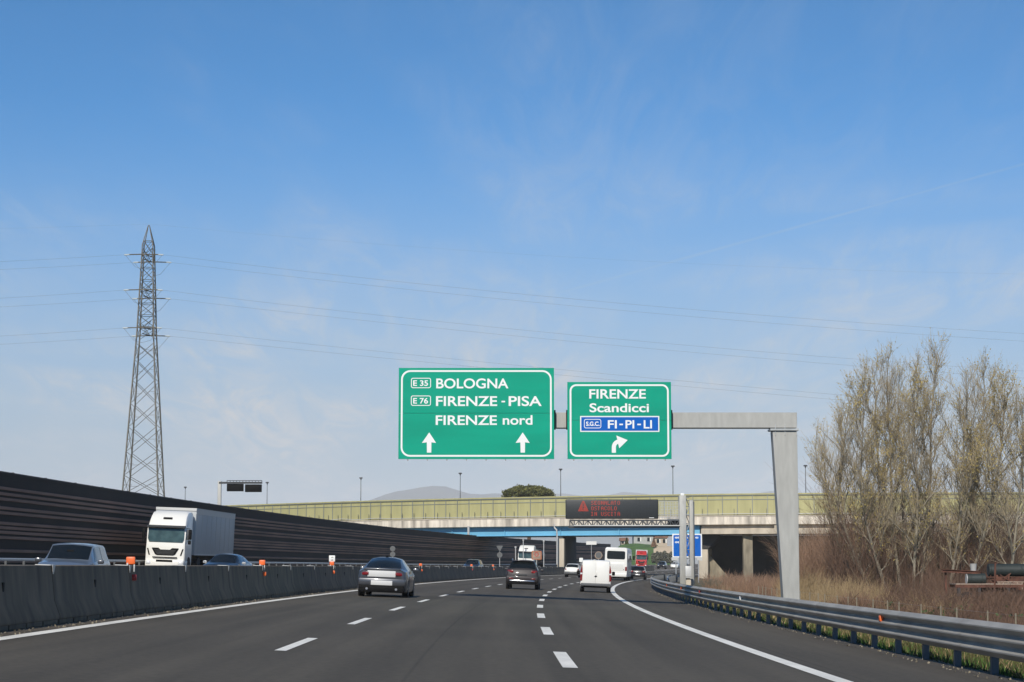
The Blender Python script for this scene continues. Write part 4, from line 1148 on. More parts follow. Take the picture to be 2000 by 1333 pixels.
for sx in (-1, 1): q = MB(); q.rbox((sx * 1.45, L - .1, 2.5), (.16, .2, .45), .05); q.build('wing_mirror', M_['black'], t)

# ---- oncoming carriageway
loc, rot = on_road(60.5, -13.05, True)
t = thing('car', 'light blue grey estate car coming towards us behind the median barrier', 'car', road(66.5, -14.1, -.12), (0, -math.atan(BANK), math.pi - heading(60) + R(3)), scale=.985)
b = tall_car(t, M_['blueestate'], L=4.65, w=.89, h=1.57, wr=.32, belt=.96, roofw=.655)
for sx in (-1, 1): m = MB(); m.rbox((sx * .66, 4.36, .72), (.34, .22, .15), .05, 2, rot=(0, 0, -sx * .5)); m.build('headlight', M_['lamp'], t)
mirrors(t, M_['silver'], 3.05, 1.0, .98)
box_parts(t, [('grille', 'black', (0, 4.62, .58), (.8, .06, .16), .02), ('rear_view_mirror', 'black', (0, 3.0, 1.30), (.22, .04, .07), .015)])
for sx in (-1, 1): m = MB(); m.rbox((sx * .34, 2.35, 1.14), (.44, .10, .34), .05); m.build('seat', M_['bumper'], t)
# dark car beside the lorry
t = thing('car', 'dark oncoming car beside the grey trailer of the white lorry', 'car', road(97.0, -14.05, -.06), (0, -math.atan(BANK), math.pi - heading(97) + R(-3)), scale=.95)
b = saloon(t, M_['blackcar'], h=1.40)
for sx in (-1, 1): m = MB(); m.rbox((sx * .62, 4.52, .62), (.34, .16, .13), .04); m.build('headlight', M_['lamp'], t); mirrors(t, M_['lamp'], 3.1, .98, .97)
# far dark car behind the marker
t = thing('car', 'far dark oncoming car half hidden by the median barrier before the bridge', 'car', road(222, -14.2, -.1), (0, -math.atan(BANK), math.pi - heading(222)), scale=1.0)
b = tall_car(t, M_['blackcar'], L=4.5, w=.92, h=1.62)

def lorry(label, cabm, loc, rz, scale, trailer='box', trailer_m='tarp', group=None, visor=True):
    """articulated lorry; its front faces +y, front bumper at y = 0"""
    t = thing('lorry', label, 'lorry', loc, (0, -math.atan(BANK), rz), scale=scale, group=group)
    w = 1.22
    # cab: sections from the front backwards, with the raked high roof
    def ring(y, zlo, ztop, k, r=.16):
        out = [(-w * k, zlo), (-w * k, 1.5), (-w * k * .985, ztop - r), (-w * k * .985 + r * .3, ztop - r * .3), (-w * k * .985 + r, ztop)]
        return [(x, y, z) for x, z in out] + [(-x, y, z) for x, z in reversed(out)]
    m = MB(); m.loft([ring(0, .42, 1.62, .93, .10), ring(-.05, .38, 1.90, .975, .12), ring(-.16, .38, 2.78, .985), ring(-.28, .38, 3.02, .97, .2), ring(-.62, .42, 3.46, .96, .25), ring(-1.15, .5, 3.74, .96, .25), ring(-1.9, .6, 3.80, .955, .22), ring(-2.25, .6, 3.78, .95, .2)])
    m.build('cab', cabm, t, sharp=40)
    m = MB(); m.add([(-1.02, .0, 1.86), (1.02, .0, 1.86), (1.10, -.015, 2.05), (1.10, -.135, 2.70), (-1.10, -.135, 2.70), (-1.10, -.015, 2.05)], [tuple(range(6))]); 
    for i in range(len(m.v)): m.v[i] = (m.v[i][0], m.v[i][1] + .012 - (0.02 if m.v[i][2] < 1.9 else 0), m.v[i][2])
    m.v = [(x, y + .02, z) for x, y, z in m.v]; m.build('windscreen', M_['lorryglass'], t, fixn=True)
    m = MB(); m.rbox((0, .02, 2.80), (2.36, .34, .07), .03, 2, rot=(-.3, 0, 0)); m.build('sun_visor', M_['bumper'], t)
    m = MB(); m.prism([(-.82, 1.46), (-.80, 1.50), (-.42, 1.50), (-.30, 1.40), (.30, 1.40), (.42, 1.50), (.80, 1.50), (.82, 1.46), (.62, 1.12), (.5, 1.06), (-.5, 1.06), (-.62, 1.12)], 'y', -.05, .035); m.build('grille', M_['black'], t)
    m = MB()
    for k in range(4): m.box((0, .042, 1.14 + .075 * k), (1.0 + .1 * k, .008, .018))
    m.build('grille_bar', M_['vanbumper'], t)
    m = MB(); m.rbox((0, .03, .56), (2.36, .22, .46), .09); m.build('bumper', cabm, t)
    m = MB(); m.rbox((0, .145, .72), (1.0, .02, .13), .03); m.box((0, .06, .94), (1.5, .12, .05)); m.build('bumper_intake', M_['black'], t)
    for sx in (-1, 1): m = MB(); m.prism([(sx * .92, 1.06), (sx * 1.0, 1.06), (sx * 1.12, 1.46), (sx * 1.04, 1.46)], 'y', -.05, .03); m.build('air_deflector', M_['black'], t)
    for sx in (-1, 1): m = MB(); m.rbox((sx * .98, .10, .60), (.30, .16, .20), .05); m.build('headlight', M_['lamp'], t)
    m = MB(); m.rbox((.04, -.475, 3.30), (.56, .05, .15), .02, 2, rot=(.66, 0, 0)); m.build('roof_vent', M_['black'], t)
    for sx in (-1, 1): m = MB(); m.rbox((sx * 1.42, -.25, 2.35), (.20, .14, .62), .05); m.rbox((sx * 1.40, -.25, 1.88), (.18, .14, .26), .05); m.tube([(sx * 1.18, -.3, 2.72), (sx * 1.42, -.25, 2.70)], .02, 6); m.build('wing_mirror', M_['black'], t)
    for sx in (-1, 1): m = MB(); m.box((sx * 1.192, -.75, 2.35), (.012, .75, .62)); m.build('side_window', M_['glass'], t)
    for sx in (-1, 1): m = MB(); m.rbox((sx * 1.14, -1.1, .55), (.12, 1.9, .42), .04); m.build('side_step', cabm, t)
    if trailer == 'box':
        m = MB(); m.rbox((0, -9.3, 2.55), (2.52, 13.4, 2.86), .03); m.build('trailer', M_[trailer_m], t)
        m = MB(); m.box((0, -2.585, 3.915), (2.545, .06, .14)); m.box((0, -9.3, 3.99), (2.56, 13.45, .05)); m.build('trailer_edge', M_['straps'], t)
        m = MB()
        for sx in (-1, 1):
            m.box((sx * 1.268, -9.3, 3.80), (.014, 13.4, .30)); m.box((sx * 1.268, -9.3, 1.16), (.014, 13.4, .09))
            for k in range(9): m.box((sx * 1.268, -3.0 - 1.58 * k, 2.42), (.012, .06, 2.5))
        m.build('trailer_frame', M_['straps'], t)
        m = MB(); m.box((0, -9, .98), (1.6, 13, .26)); m.box((0, -8.2, .62), (2.3, 2.2, .42)); m.build('chassis', M_['black'], t)
        m = MB()
        for k in range(6): m.box((0, -2.53, 1.6 + .38 * k), (2.2, .02, .03))
        m.build('trailer_rib', M_['straps'], t)
        ax = (-1.35, -4.4, -11.2, -12.5, -13.8)
    else:
        m = MB()
        n = 20; m.loft([[(1.22 * k * math.cos(2 * math.pi * a / n), y, 2.30 + 1.02 * k * math.sin(2 * math.pi * a / n)) for a in range(n)] for y, k in ((-2.75, .55), (-2.62 - .3, .95), (-3.3, 1), (-13, 1), (-13.4, .95), (-13.6, .5))]); m.build('tank', M_['straps'], t, sharp=50)
        m = MB(); m.box((0, -8, .98), (1.6, 11, .3)); m.build('chassis', M_['black'], t); ax = (-1.35, -4.4, -10.2, -11.5, -12.8)
    for y in ax:
        for sx in (-1, 1): q = MB(); q.cyl((0, 0, 0), .5, .34, 'x', 20); o = q.build('wheel', M_['tyre'], t, bevel=.03); o.location = (sx * 1.04, y, .5)
    return t
M_['lorryglass'] = mat('greenish_windscreen', (.05, .085, .082), .08, spec=.6, var=.5, scale=1.6)
lorry('white lorry with grey box trailer coming towards us in front of the noise barrier', M_['whitecar'], road(119, -22.5, -.02), math.pi - heading(119) + R(.5), .985)
lorry('small far white tank lorry behind the dark four wheel drive car', M_['whitecar'], road(290, -17.3), math.pi - heading(290), .97, 'tank')
lorry('far red lorry with a pale box body on the bend right of the white coach', M_['truckred'], road(430, -14.8), math.pi - heading(430) + R(6), .97, 'box', 'whitecar')

# ------------------------------------------------------------------ pylon and its wires
PY = 236.0
PB = at(278, 965, PY); PT = at(293, 438, PY)
pylon = thing('electricity_pylon', 'tall grey lattice electricity pylon behind the noise barrier', 'pylon', (0, 0, 0))
def py_pt(u, v, dy=0):
    return at(u, v, PY + dy)
def py_z(v): return at(285, v, PY).z
base_z, topz = -2.0, PT.z
# half widths against height (the tower is square, turned a little), axis slightly straight
hz = [base_z, py_z(650), py_z(480), py_z(438)]
hwid = [2.75, .98, .62, .03]
axis_x = lambda z: float(np.interp(z, [base_z, topz], [PB.x + .12, PB.x + .12]))
rotp = 0.0
def leg(z, k):
    w_ = float(np.interp(z, hz, hwid)); sx, sy = ((-1, -1), (1, -1), (1, 1), (-1, 1))[k % 4]
    x, y = sx * w_, sy * w_
    return Vector((axis_x(z) + x * math.cos(rotp) - y * math.sin(rotp), PY + x * math.sin(rotp) + y * math.cos(rotp), z))
m = MB()
for k in range(4): m.tube([leg(z, k) for z in (base_z, py_z(900), py_z(780), py_z(650), py_z(560), py_z(480), py_z(440))], [.105, .10, .095, .09, .08, .07, .04], 5)
m.build('corner_leg', M_['pylon'], pylon)
m = MB()
lv = [base_z] + [py_z(v) for v in (968, 930, 884, 836, 790, 745, 704, 672)]
for a, b in zip(lv[:-1], lv[1:]):
    for k in range(4): 
        m.tube([leg(a, k), leg(b, k + 1)], .032, 4); m.tube([leg(b, k), leg(a, k + 1)], .032, 4); c_ = (leg(a, k) + leg(b, k)) / 2; d_ = (leg(a, k + 1) + leg(b, k + 1)) / 2; m.tube([c_, c_ + (d_ - c_) * .26], .022, 3); m.tube([d_, d_ + (c_ - d_) * .26], .022, 3)
m.build('diagonal_brace', M_['pylon'], pylon)
m = MB(); lv = [py_z(v) for v in (662, 640, 617, 594, 571, 548, 524, 499, 472)]
for a, b in zip(lv[:-1], lv[1:]):
    for k in range(4):
        m.tube([leg(a, k), leg(b, k + 1)], .028, 4); m.tube([leg(b, k), leg(a, k + 1)], .028, 4); m.tube([leg(b, k), leg(b, k + 1)], .035, 4)
m.build('mast_lattice', M_['pylon'], pylon)
wires = []
arms = ((497, 512, 255, 326), (566, 583, 250, 323), (640, 656, 248, 323))
for va, vb_, ul, ur in arms:
    # the cross arms point towards and away from the road; tension strings run off both ends along the line
    for vv, dy in ((va, -2.8), (vb_, 2.8)):
        yy = PY + dy; z = at(285, vv, yy).z; xc = axis_x(z); sg = 1 if dy > 0 else -1
        q = MB()
        for o_ in (-.62, .62):
            q.tube([(xc + o_, PY + sg * .6, z), (xc + o_ * .2, yy, z)], .06, 4); q.tube([(xc + o_, PY + sg * .6, z + 1.1), (xc + o_ * .2, yy, z)], .045, 4); q.tube([(xc + o_, PY + sg * .6, z + 1.1), (xc + o_ * .5, PY + sg * 1.7, z)], .03, 4)
        q.box((xc, yy, z), (.5, .15, .12)); q.build('cross_arm', M_['pylon'], pylon)
        for s_ in (-1, 1):
            q = MB()
            for o_ in (-.10, .10): q.tube([(xc + s_ * .2, yy + o_, z), (xc + s_ * 1.7, yy + o_, z - .04)], .055, 6)
            q.build('tension_string', M_['pylon'], pylon)
            q = MB(); q.tube([(xc + s_ * 1.7, yy, z - .04), (xc + s_ * 2.3, yy, z - .07)], .085, 8); q.build('insulator', M_['glassinsul'], pylon)
        q = MB(); q.tube([(xc - 2.2, yy, z - .07), (xc - 1.0, yy, z - 1.5), (xc, yy, z - 1.8), (xc + 1.0, yy, z - 1.5), (xc + 2.2, yy, z - .07)], .018, 4); q.build('jumper_wire', M_['wire'], pylon)
        wires.append((xc - 2.3, xc + 2.3, yy, z - .07))
wlab = ('upper near', 'upper far', 'middle near', 'middle far', 'lower near', 'lower far')
rights = ((1000, 573, 2000, 652), (1000, 586.5, 2000, 667), (1000, 643, 2000, 725), (1000, 656, 2000, 739), (1000, 713, 1620, 770), (1000, 724, 1620, 780))
lefts = ((0, 511.5), (0, 527), (0, 583), (0, 600), (0, 657), (0, 673))
for (xl_, xr_, yy, zz), lab, rt, lf in zip(wires, wlab, rights, lefts):
    # right span: parabola through the arm and two measured points
    p1, p2 = at(rt[0], rt[1], yy), at(rt[2], rt[3], yy)
    cf = np.polyfit([xr_, p1.x, p2.x], [zz, p1.z, p2.z], 2)
    xs = np.linspace(xr_, 130, 40); m = MB(); m.tube([(x, yy, float(np.polyval(cf, x))) for x in xs], .0095, 4)
    tag(m.build('power_line', M_['wire'], None), lab + ' power line running from the pylon to the right edge of the sky', 'power line', 'power lines')
    p1 = at(lf[0], lf[1], yy); sl = (zz - p1.z) / (xl_ - p1.x)
    xs = np.linspace(xl_, -110, 14); m = MB(); m.tube([(x, yy, zz + sl * (x - xl_) + .0006 * (x - xl_) * (x - p1.x)) for x in xs], .0095, 4)
    tag(m.build('power_line', M_['wire'], None), lab + ' power line running from the pylon to the left edge of the sky', 'power line', 'power lines')
for s_, x2, v2, lab in ((1, 130, None, 'right'), (-1, -110, None, 'left')):
    p2 = at(600, 466, PY) if s_ > 0 else at(0, 447, PY)
    sl = (p2.z - topz) / (p2.x - PT.x); xs = np.linspace(PT.x, x2, 20)
    m = MB(); m.tube([(axis_x(topz) + (x - PT.x), PY, topz + sl * (x - PT.x) + .0004 * (x - PT.x) * (x - p2.x)) for x in xs], .004, 4)
    tag(m.build('power_line', M_['wire'], None), 'thin topmost earth wire running from the tip of the pylon to the ' + lab, 'power line', 'power lines')

# ------------------------------------------------------------------ lane signal gantry beyond the noise barrier
LY = 186.0
lg = thing('lane_signal_gantry', 'slim grey gantry with two black signal panels rising over the noise barrier', 'gantry', (0, LY, 0))
def lx(u): return at(u, 950, LY).x
def lz(v): return at(1000, v, LY).z
m = MB(); m.rbox(((lx(425) + lx(433)) / 2, 0, (lz(940) - 1.5) / 2), (lx(433) - lx(426), .3, lz(940) + 1.5), .03); m.build('post', M_['galv_dull'], lg)
m = MB(); m.box(((lx(428) + lx(512)) / 2, -.05, lz(943.5)), (lx(512) - lx(428), .25, .17)); m.box(((lx(442) + lx(512)) / 2, .1, lz(939)), (lx(511) - lx(443), .1, .06))
for k in range(12): x = lx(443) + (lx(511) - lx(443)) * k / 11; m.box((x, .1, lz(941)), (.05, .08, .22))
m.build('arm', M_['bumper'], lg)
for u0, u1, v0, v1 in ((443, 475.5, 945.5, 960), (478.5, 511, 946.5, 961.5)):
    m = MB(); m.rbox(((lx(u0) + lx(u1)) / 2, .1, (lz(v0) + lz(v1)) / 2), (lx(u1) - lx(u0), .3, lz(v0) - lz(v1)), .04); m.build('signal_panel', M_['black'], lg)

# ------------------------------------------------------------------ small signs and posts in the middle distance
def post_sign(name, label, cat, u, v, Y, shape, size, m_face, post_to=None, m_back=None, pm_='straps'):
    p = at(u, v, Y); t = thing(name, label, cat, p)
    m = MB()
    if shape == 'disc': m.cyl((0, 0, 0), size, .04, 'y', 20)
    elif shape == 'tri': m.prism([(-size, size * .85), (size, size * .85), (0, -size * .9)], 'y', -.02, .02)
    else: m.prism(rrect(-size[0], -size[1], size[0], size[1], .06, 3), 'y', -.02, .02)
    m.build('panel', M_[m_face], t)
    q = MB(); q.tube([(0, .05, .2), (0, .05, -(p.z + 1.0 if post_to is None else post_to))], .04, 6); q.build('post', M_[pm_], t)
    return t
t = post_sign('traffic_sign', 'grey backs of two round signs on one post behind the roof of the silver coupe', 'traffic sign', 767, 1072, 150, 'disc', .2, 'signback', 1.6)
m = MB(); m.cyl((.0, 0, -.42), .2, .04, 'y', 20); m.build('panel', M_['signback'], t)
t = post_sign('traffic_sign', 'grey triangular and round sign backs on one post near the dark four wheel drive', 'traffic sign', 976, 1072, 240, 'tri', .42, 'signback', 2.2)
m = MB(); m.cyl((0, 0, -.75), .33, .04, 'y', 20); m.build('panel', M_['signback'], t)
t = post_sign('traffic_sign', 'orange bordered square speed sign above the roof of the dark four wheel drive', 'traffic sign', 1048, 1085, 185, 'rect', (.46, .40), 'speedframe', 1.6)
m = MB(); m.prism(rrect(-.36, -.32, .36, .32, .04, 3), 'y', -.026, -.018); m.build('face', M_['oldtimber'], t)
m = MB(); frame_strip(m, [(.2 * math.cos(2 * math.pi * k / 20), .08 + .2 * math.sin(2 * math.pi * k / 20)) for k in range(20)], [(.13 * math.cos(2 * math.pi * k / 20), .08 + .13 * math.sin(2 * math.pi * k / 20)) for k in range(20)], -.03); m.build('red_ring', M_['redref'], t, fixn=False)
post_sign('traffic_sign', 'white horizontal board on a thin post above the far noise barrier', 'traffic sign', 1155, 1061, 330, 'rect', (.85, .28), 'whitecar', 5.0)
t = post_sign('traffic_sign', 'small tan round sign peeking over the roof of the white van', 'traffic sign', 1169, 1085, 240, 'disc', .46, 'oldtimber', 1.4)
m = MB(); m.cyl((0, -.03, .02), .36, .03, 'y', 20); m.build('face', M_['signback'], t)
t = post_sign('traffic_sign', 'small white plate on the median left of the white van', 'traffic sign', 1135, 1094, 215, 'rect', (.20, .22), 'white', 1.5)
for k, (u, v0, Y) in enumerate(((1022, 1056, 290), (1062, 1058, 268), (1007, 1070, 240))):
    p = at(u, v0, Y); t = thing('mast', ('thin grey mast in front of the wall left of the bridge pier', 'thin pale mast just left of the bridge pier', 'short pale mast behind the dark four wheel drive')[k], 'pole', p)
    m = MB(); m.tube([(0, 0, 0), (0, 0, -p.z)], .06, 6); m.build('pole', M_['straps'], t); m = MB(); m.rbox((0, 0, .05), (.25, .2, .14), .03); m.build('cap', M_['straps'], t)

# ------------------------------------------------------------------ bare poplars on the right
GZ = -1.45
def grow_tree(base, top, spread, seed, n_limb=34, first=.10, trunk_r=.15, lean=(0, 0)):
    """returns segment arrays for trunk, limbs, twigs and catkin points, relative to base"""
    g = np.random.default_rng(seed)
    H_ = np.linalg.norm(np.array(top) - np.array(base)); B = np.array(base, float); T = np.array(top, float)
    def axis(f):
        f = np.asarray(f)[..., None]
        bow = np.array([lean[0], lean[1], 0]) * (np.sin(f * np.pi))
        wob = .012 * H_ * np.concatenate([np.sin(f * 9 + seed), np.cos(f * 7 + seed), 0 * f], -1) * f
        return B + (T - B) * f + bow + wob - B
    fs = np.linspace(0, 1, 15); P = axis(fs); r = trunk_r * .8 * (1 - fs) ** .9 + .012
    trunk = (P[:-1], P[1:], r[:-1], r[1:])
    A1, B1, R1, R2 = [], [], [], []           # limbs
    A2, B2, R3, R4 = [], [], [], []           # twigs
    buds = []
    def branch(p, d, L, r0, level):
        n = 6 if level == 1 else (4 if level == 2 else 2)
        pts = [p]; dd = d.copy()
        for i in range(n):
            dd = dd + g.normal(size=3) * (.12 if level < 3 else .13) + np.array([0, 0, .11 if level < 3 else .14]); dd /= np.linalg.norm(dd)
            pts.append(pts[-1] + dd * L / n)
        rr = np.linspace(r0, r0 * .25 + .004, n + 1)
        for i in range(n):
            if level <= 2: A1.append(pts[i]); B1.append(pts[i + 1]); R1.append(rr[i]); R2.append(rr[i + 1])
            else: A2.append(pts[i]); B2.append(pts[i + 1]); R3.append(rr[i]); R4.append(rr[i + 1])
        if level == 3:
            for _ in range(g.integers(3, 7)):
                f = g.uniform(.15, 1); q = pts[0] + (pts[-1] - pts[0]) * f + g.normal(size=3) * .012; buds.append(q)
            return
        kids = int(L * (3.3 if level == 1 else 5.0)) + 2
        for k in range(kids):
            f = g.uniform(.15 if level == 1 else .05, 1); i = min(int(f * n), n - 1); q = pts[i] + (pts[i + 1] - pts[i]) * (f * n - i)
            t = pts[i + 1] - pts[i]; t /= np.linalg.norm(t)
            s_ = np.cross(t, g.normal(size=3)); s_ /= np.linalg.norm(s_)
            a = g.uniform(.35, .95); nd = t * math.cos(a) + s_ * math.sin(a) + np.array([0, 0, .22]); nd /= np.linalg.norm(nd)
            branch(q, nd, (L * g.uniform(.28, .5) * (1.1 - f * .5)) if level == 1 else g.uniform(.35, 1.15), rr[i] * .5, level + 1)
    for k in range(n_limb):
        f = first + (1 - first) * ((k + g.uniform(0, 1)) / n_limb) ** .92; f = min(f, .985)
        az = k * 2.4 + g.uniform(-.5, .5); p = axis(f)
        env = math.sin(math.pi * min(1, (f - first * .55) / (1.04 - first * .55)) ** .72) ** .62
        L = max(.8, spread * env * g.uniform(.75, 1.2)); up = 1.0 + 1.0 * f + g.uniform(-.25, .3)
        d = np.array([math.cos(az), math.sin(az), up]); d /= np.linalg.norm(d)
        branch(p, d, L * 1.35, trunk_r * (1 - f) ** .8 * .34 + .014, 1)
    return trunk, (A1, B1, R1, R2), (A2, B2, R3, R4), np.array(buds)
def tree(label, ub, vb_, ut, vt, Y, spread, seed, bud=1.0, **kw):
    b = at(ub, vb_, Y); tp = at(ut, vt + 22, Y + kw.pop('back', 0)); b.z = GZ
    o = thing('poplar_tree', label, 'tree', b, group='bare trees on the right')
    tr, li, tw, bd = grow_tree(b, tp, spread, seed, **kw)
    V, F = prisms(*tr, n=8); me = fast_mesh('trunk', V, F, M_['bark'], o); me.data.polygons.foreach_set('use_smooth', [True] * len(F))
    V, F = prisms(*[np.array(a) for a in li], n=4); fast_mesh('branches', V, F, M_['bark'], o)
    V, F = prisms(np.array(tw[0]), np.array(tw[1]), np.maximum(tw[2], .0060), np.maximum(tw[3], .0040), n=3); fast_mesh('twigs', V, F, M_['twig'], o)
    g = np.random.default_rng(seed + 50)
    keep = bd[(g.random(len(bd)) < bud * (.45 + .55 * np.sin(bd[:, 0] * 1.1 + seed) * np.sin(bd[:, 2] * .8)))]
    V, F = leaf_quads(keep, g.uniform(.012, .030, len(keep)), g, 1.5); fast_mesh('catkins', V, F, M_['bud'], o)
    return o
TREES = [  # base column, top column and row, distance, spread, lean, trunk radius, label
    (1716, 1655, 790, 127, 2.7, -1.3, .12, 'leaning pale stem, leftmost of the bare clump, its crown reaching towards the gantry post'),
    (1742, 1690, 728, 125, 2.7, -1.0, .13, 'slim bare tree second from the left in the clump, bowing outwards to the left'),
    (1756, 1712, 705, 131, 2.4, -.6, .11, 'thin bare tree whose top pokes up left of the middle of the left clump'),
    (1764, 1738, 690, 126, 2.5, -.4, .13, 'straight pale stemmed bare tree in the middle of the left clump'),
    (1774, 1758, 715, 134, 2.4, -.2, .11, 'bare tree half hidden behind the pale stems of the left clump'),
    (1782, 1785, 722, 124, 2.3, .2, .12, 'bare tree with forked pale stem at the right foot of the left clump'),
    (1794, 1826, 664, 128, 2.6, .2, .16, 'tallest bare tree, its spiky top standing above all others'),
    (1848, 1884, 722, 124, 2.4, .4, .12, 'bare tree just right of the gap of sky, behind the scrap'),
    (1858, 1920, 700, 128, 2.7, .5, .14, 'bare tree with yellowish twigs forming the middle of the right clump'),
    (1872, 1958, 728, 124, 2.7, .8, .13, 'outward leaning bare tree on the right side of the right clump'),
    (1962, 1998, 772, 122, 2.7, .3, .12, 'lowest bare tree cut off by the right edge of the photo'),
    (1704, 1612, 872, 136, 2.5, -1.0, .09, 'low spreading bare tree with drooping outer branches beside the gantry post')]
for k, (ub, ut, vt, Yt, sp_, ln, tr_, lab) in enumerate(TREES):
    tree(lab, ub, 1165, ut, vt, Yt, sp_, 101 + 7 * k, bud=.75 if k in (1, 3, 8, 9) else .5, lean=(ln, 0), trunk_r=tr_, n_limb=30 if k != 11 else 20, first=.13)

# ------------------------------------------------------------------ undergrowth (masses nobody could count)
def stems(name, pts, hts, m, seed, lean=.28, r=.012, seg=3, bush=2):
    """many thin curved stems rising from pts (n,3) with side shoots"""
    g = np.random.default_rng(seed); n = len(pts); P = np.asarray(pts, float); h = np.asarray(hts, float)
    d = np.concatenate([np.clip(g.normal(size=(n, 2)), -1.6, 1.6) * lean, np.ones((n, 1))], 1)
    A, B_, ra, rb = [], [], [], []
    p = P.copy()
    for k in range(seg):
        q = p + d * (h / seg)[:, None]; A.append(p); B_.append(q); ra.append(np.full(n, r * (1 - k / seg * .6))); rb.append(np.full(n, r * (1 - (k + 1) / seg * .6)))
        if k >= 0:
            for _ in range(bush):
                f = g.random((n, 1)); s0 = p + (q - p) * f; sd = d + np.clip(g.normal(size=(n, 3)), -1.3, 1.3) * .5; s1 = s0 + sd * (h * g.uniform(.12, .32, n))[:, None]
                A.append(s0); B_.append(s1); ra.append(np.full(n, r * .55)); rb.append(np.full(n, r * .3))
        p = q; d = d + np.concatenate([g.normal(size=(n, 2)) * .16, -np.abs(g.normal(size=(n, 1))) * .05], 1)
    V, F = prisms(np.concatenate(A), np.concatenate(B_), np.concatenate(ra), np.concatenate(rb))
    o = fast_mesh(name, V, F, M_[m]); return tag(o, kind='stuff')
def scatter_px(n, u0, u1, Y0, Y1, seed, z=GZ):
    g = np.random.default_rng(seed); Y = g.uniform(Y0, Y1, n); u = g.uniform(u0, u1, n)
    return np.stack([(u - 1000) / FPX * Y, Y, np.full(n, z)], 1), g
def lump(P, g, lo, hi, s=1.1, ph=0):
    f = .5 + .25 * np.sin(P[:, 0] * s + ph) + .25 * np.sin(P[:, 1] * s * .7 + 2 * ph); return lo + (hi - lo) * np.clip(f + g.normal(size=len(P)) * .15, 0, 1.15)
P, g = scatter_px(2500, 1545, 1705, 143, 170, 1); tag(stems('undergrowth', P, lump(P, g, 2.6, 5.0, .8), 'bramble', 1, r=.016, lean=.2), 'reddish brown thicket of bare stems between the gantry post and the tree clump', 'thicket')
P, g = scatter_px(2300, 1690, 2040, 140, 185, 2); tag(stems('undergrowth', P, lump(P, g, 3.0, 7.4, .7, 1), 'bramble2', 2, r=.015, lean=.2), 'tall grey brown thicket behind the bare trees', 'thicket')
P, g = scatter_px(2600, 1375, 1545, 150, 235, 3); tag(stems('undergrowth', P, lump(P, g, .6, 1.7, .5, 2), 'bramble', 3, r=.016, lean=.3), 'low brown scrub in front of the dark underpass of the bridge', 'scrub')
P, g = scatter_px(2000, 1640, 2060, 74, 112, 4); tag(stems('undergrowth', P, lump(P, g, .45, 1.45, .9, 3), 'tangle', 4, r=.014, lean=.45, bush=3), 'brown bramble tangle below the bare trees', 'brambles')
P, g = scatter_px(1500, 1850, 2060, 93, 102.5, 15); tag(stems('undergrowth', P, lump(P, g, .5, 1.35, 1.6, 1), 'tangle', 15, r=.011, lean=.4, bush=3), 'brown bramble stems in front of the scrap trailer', 'brambles')
P, g = scatter_px(2600, 1830, 2120, 50, 80, 5); tag(stems('undergrowth', P, lump(P, g, .5, 1.1, 1.2, 4), 'tangle', 5, r=.012, lean=.55, bush=3), 'grey bramble tangle behind the guardrail at the right edge', 'brambles')
P, g = scatter_px(3000, 1520, 1720, 95, 142, 6); tag(stems('dry_reeds', P, lump(P, g, .7, 1.9, .9, 5), 'reed', 6, r=.011, lean=.16, bush=1), 'straw coloured reeds in front of the reddish thicket', 'reeds')
P, g = scatter_px(1400, 1590, 1880, 84, 120, 7); tag(stems('dry_reeds', P, lump(P, g, .4, 1.2, 1.3, 2), 'reed', 7, r=.009, lean=.25, bush=1), 'sparse straw coloured grass under the bare trees', 'reeds')
P, g = scatter_px(2400, 1690, 2060, 132, 150, 8); tag(stems('dry_reeds', P, lump(P, g, .8, 3.2, .5, 7), 'reed', 8, r=.02, lean=.18, bush=2), 'tall ochre dead growth glimpsed between the bare trunks', 'reeds')
P, g = scatter_px(620, 1630, 1980, 122, 137, 22); tag(stems('undergrowth', P, lump(P, g, 2.0, 7.5, .6, 2), 'tangle', 22, r=.012, lean=.14, bush=5), 'dark fine saplings and tangle filling the space between the bare trunks', 'saplings')
P, g = scatter_px(900, 1625, 2040, 112, 124, 23); tag(stems('undergrowth', P, lump(P, g, .6, 2.2, .9, 4), 'tangle', 23, r=.012, lean=.3, bush=4), 'dark scrub around the feet of the bare trees', 'scrub')
g = np.random.default_rng(91); Y = g.uniform(66, 108, 9000); u = g.uniform(1600, 2060, 9000)
P = np.stack([(u - 1000) / FPX * Y, Y, GZ + g.random(9000) ** 1.5 * 1.0], 1); P = P[(np.sin(P[:, 0] * 1.9) * np.sin(P[:, 1] * .55 + 1) + g.normal(size=9000) * .25) > .35]
V, F = leaf_quads(P, g.uniform(.02, .05, len(P)), g, 1.3); tag(fast_mesh('bramble_foliage', V, F, M_['ivy']), 'dark green leaves scattered through the bramble tangle', 'leaves', kind='stuff')
# a few shrubs one can tell apart
def shrub(label, u, Y, w, h, m, n, seed, name='bare_shrub'):
    g = np.random.default_rng(seed); c = at(u, 1120, Y); c.z = GZ
    o = thing(name, label, 'shrub', c)
    P = np.concatenate([g.normal(size=(n, 2)) * w * .35, np.zeros((n, 1))], 1); hh = h * (1 - .35 * np.clip(np.hypot(P[:, 0], P[:, 1]) / w, 0, 1)) * g.uniform(.7, 1.1, n)
    s = stems('stems', P, hh, m, seed, lean=.3, r=.012, bush=3); s.parent = o; del s['kind']
    return o
shrub('dark reddish brown shrub between the gantry post and the leftmost bare tree', 1668, 90, 1.1, 1.35, 'bramble', 420, 61)
shrub('tall bare shrub right behind the gantry post reaching up to the yellow screen', 1582, 160, .7, 6.0, 'bramble2', 150, 62)
shrub('small grey green bush behind the rail end at the foot of the message sign', 1385, 165, .9, 1.5, 'greybush', 300, 63)
shrub('pale whitish twiggy shrub just right of the foot of the gantry post', 1571, 118, .6, 2.3, 'reed', 160, 64)
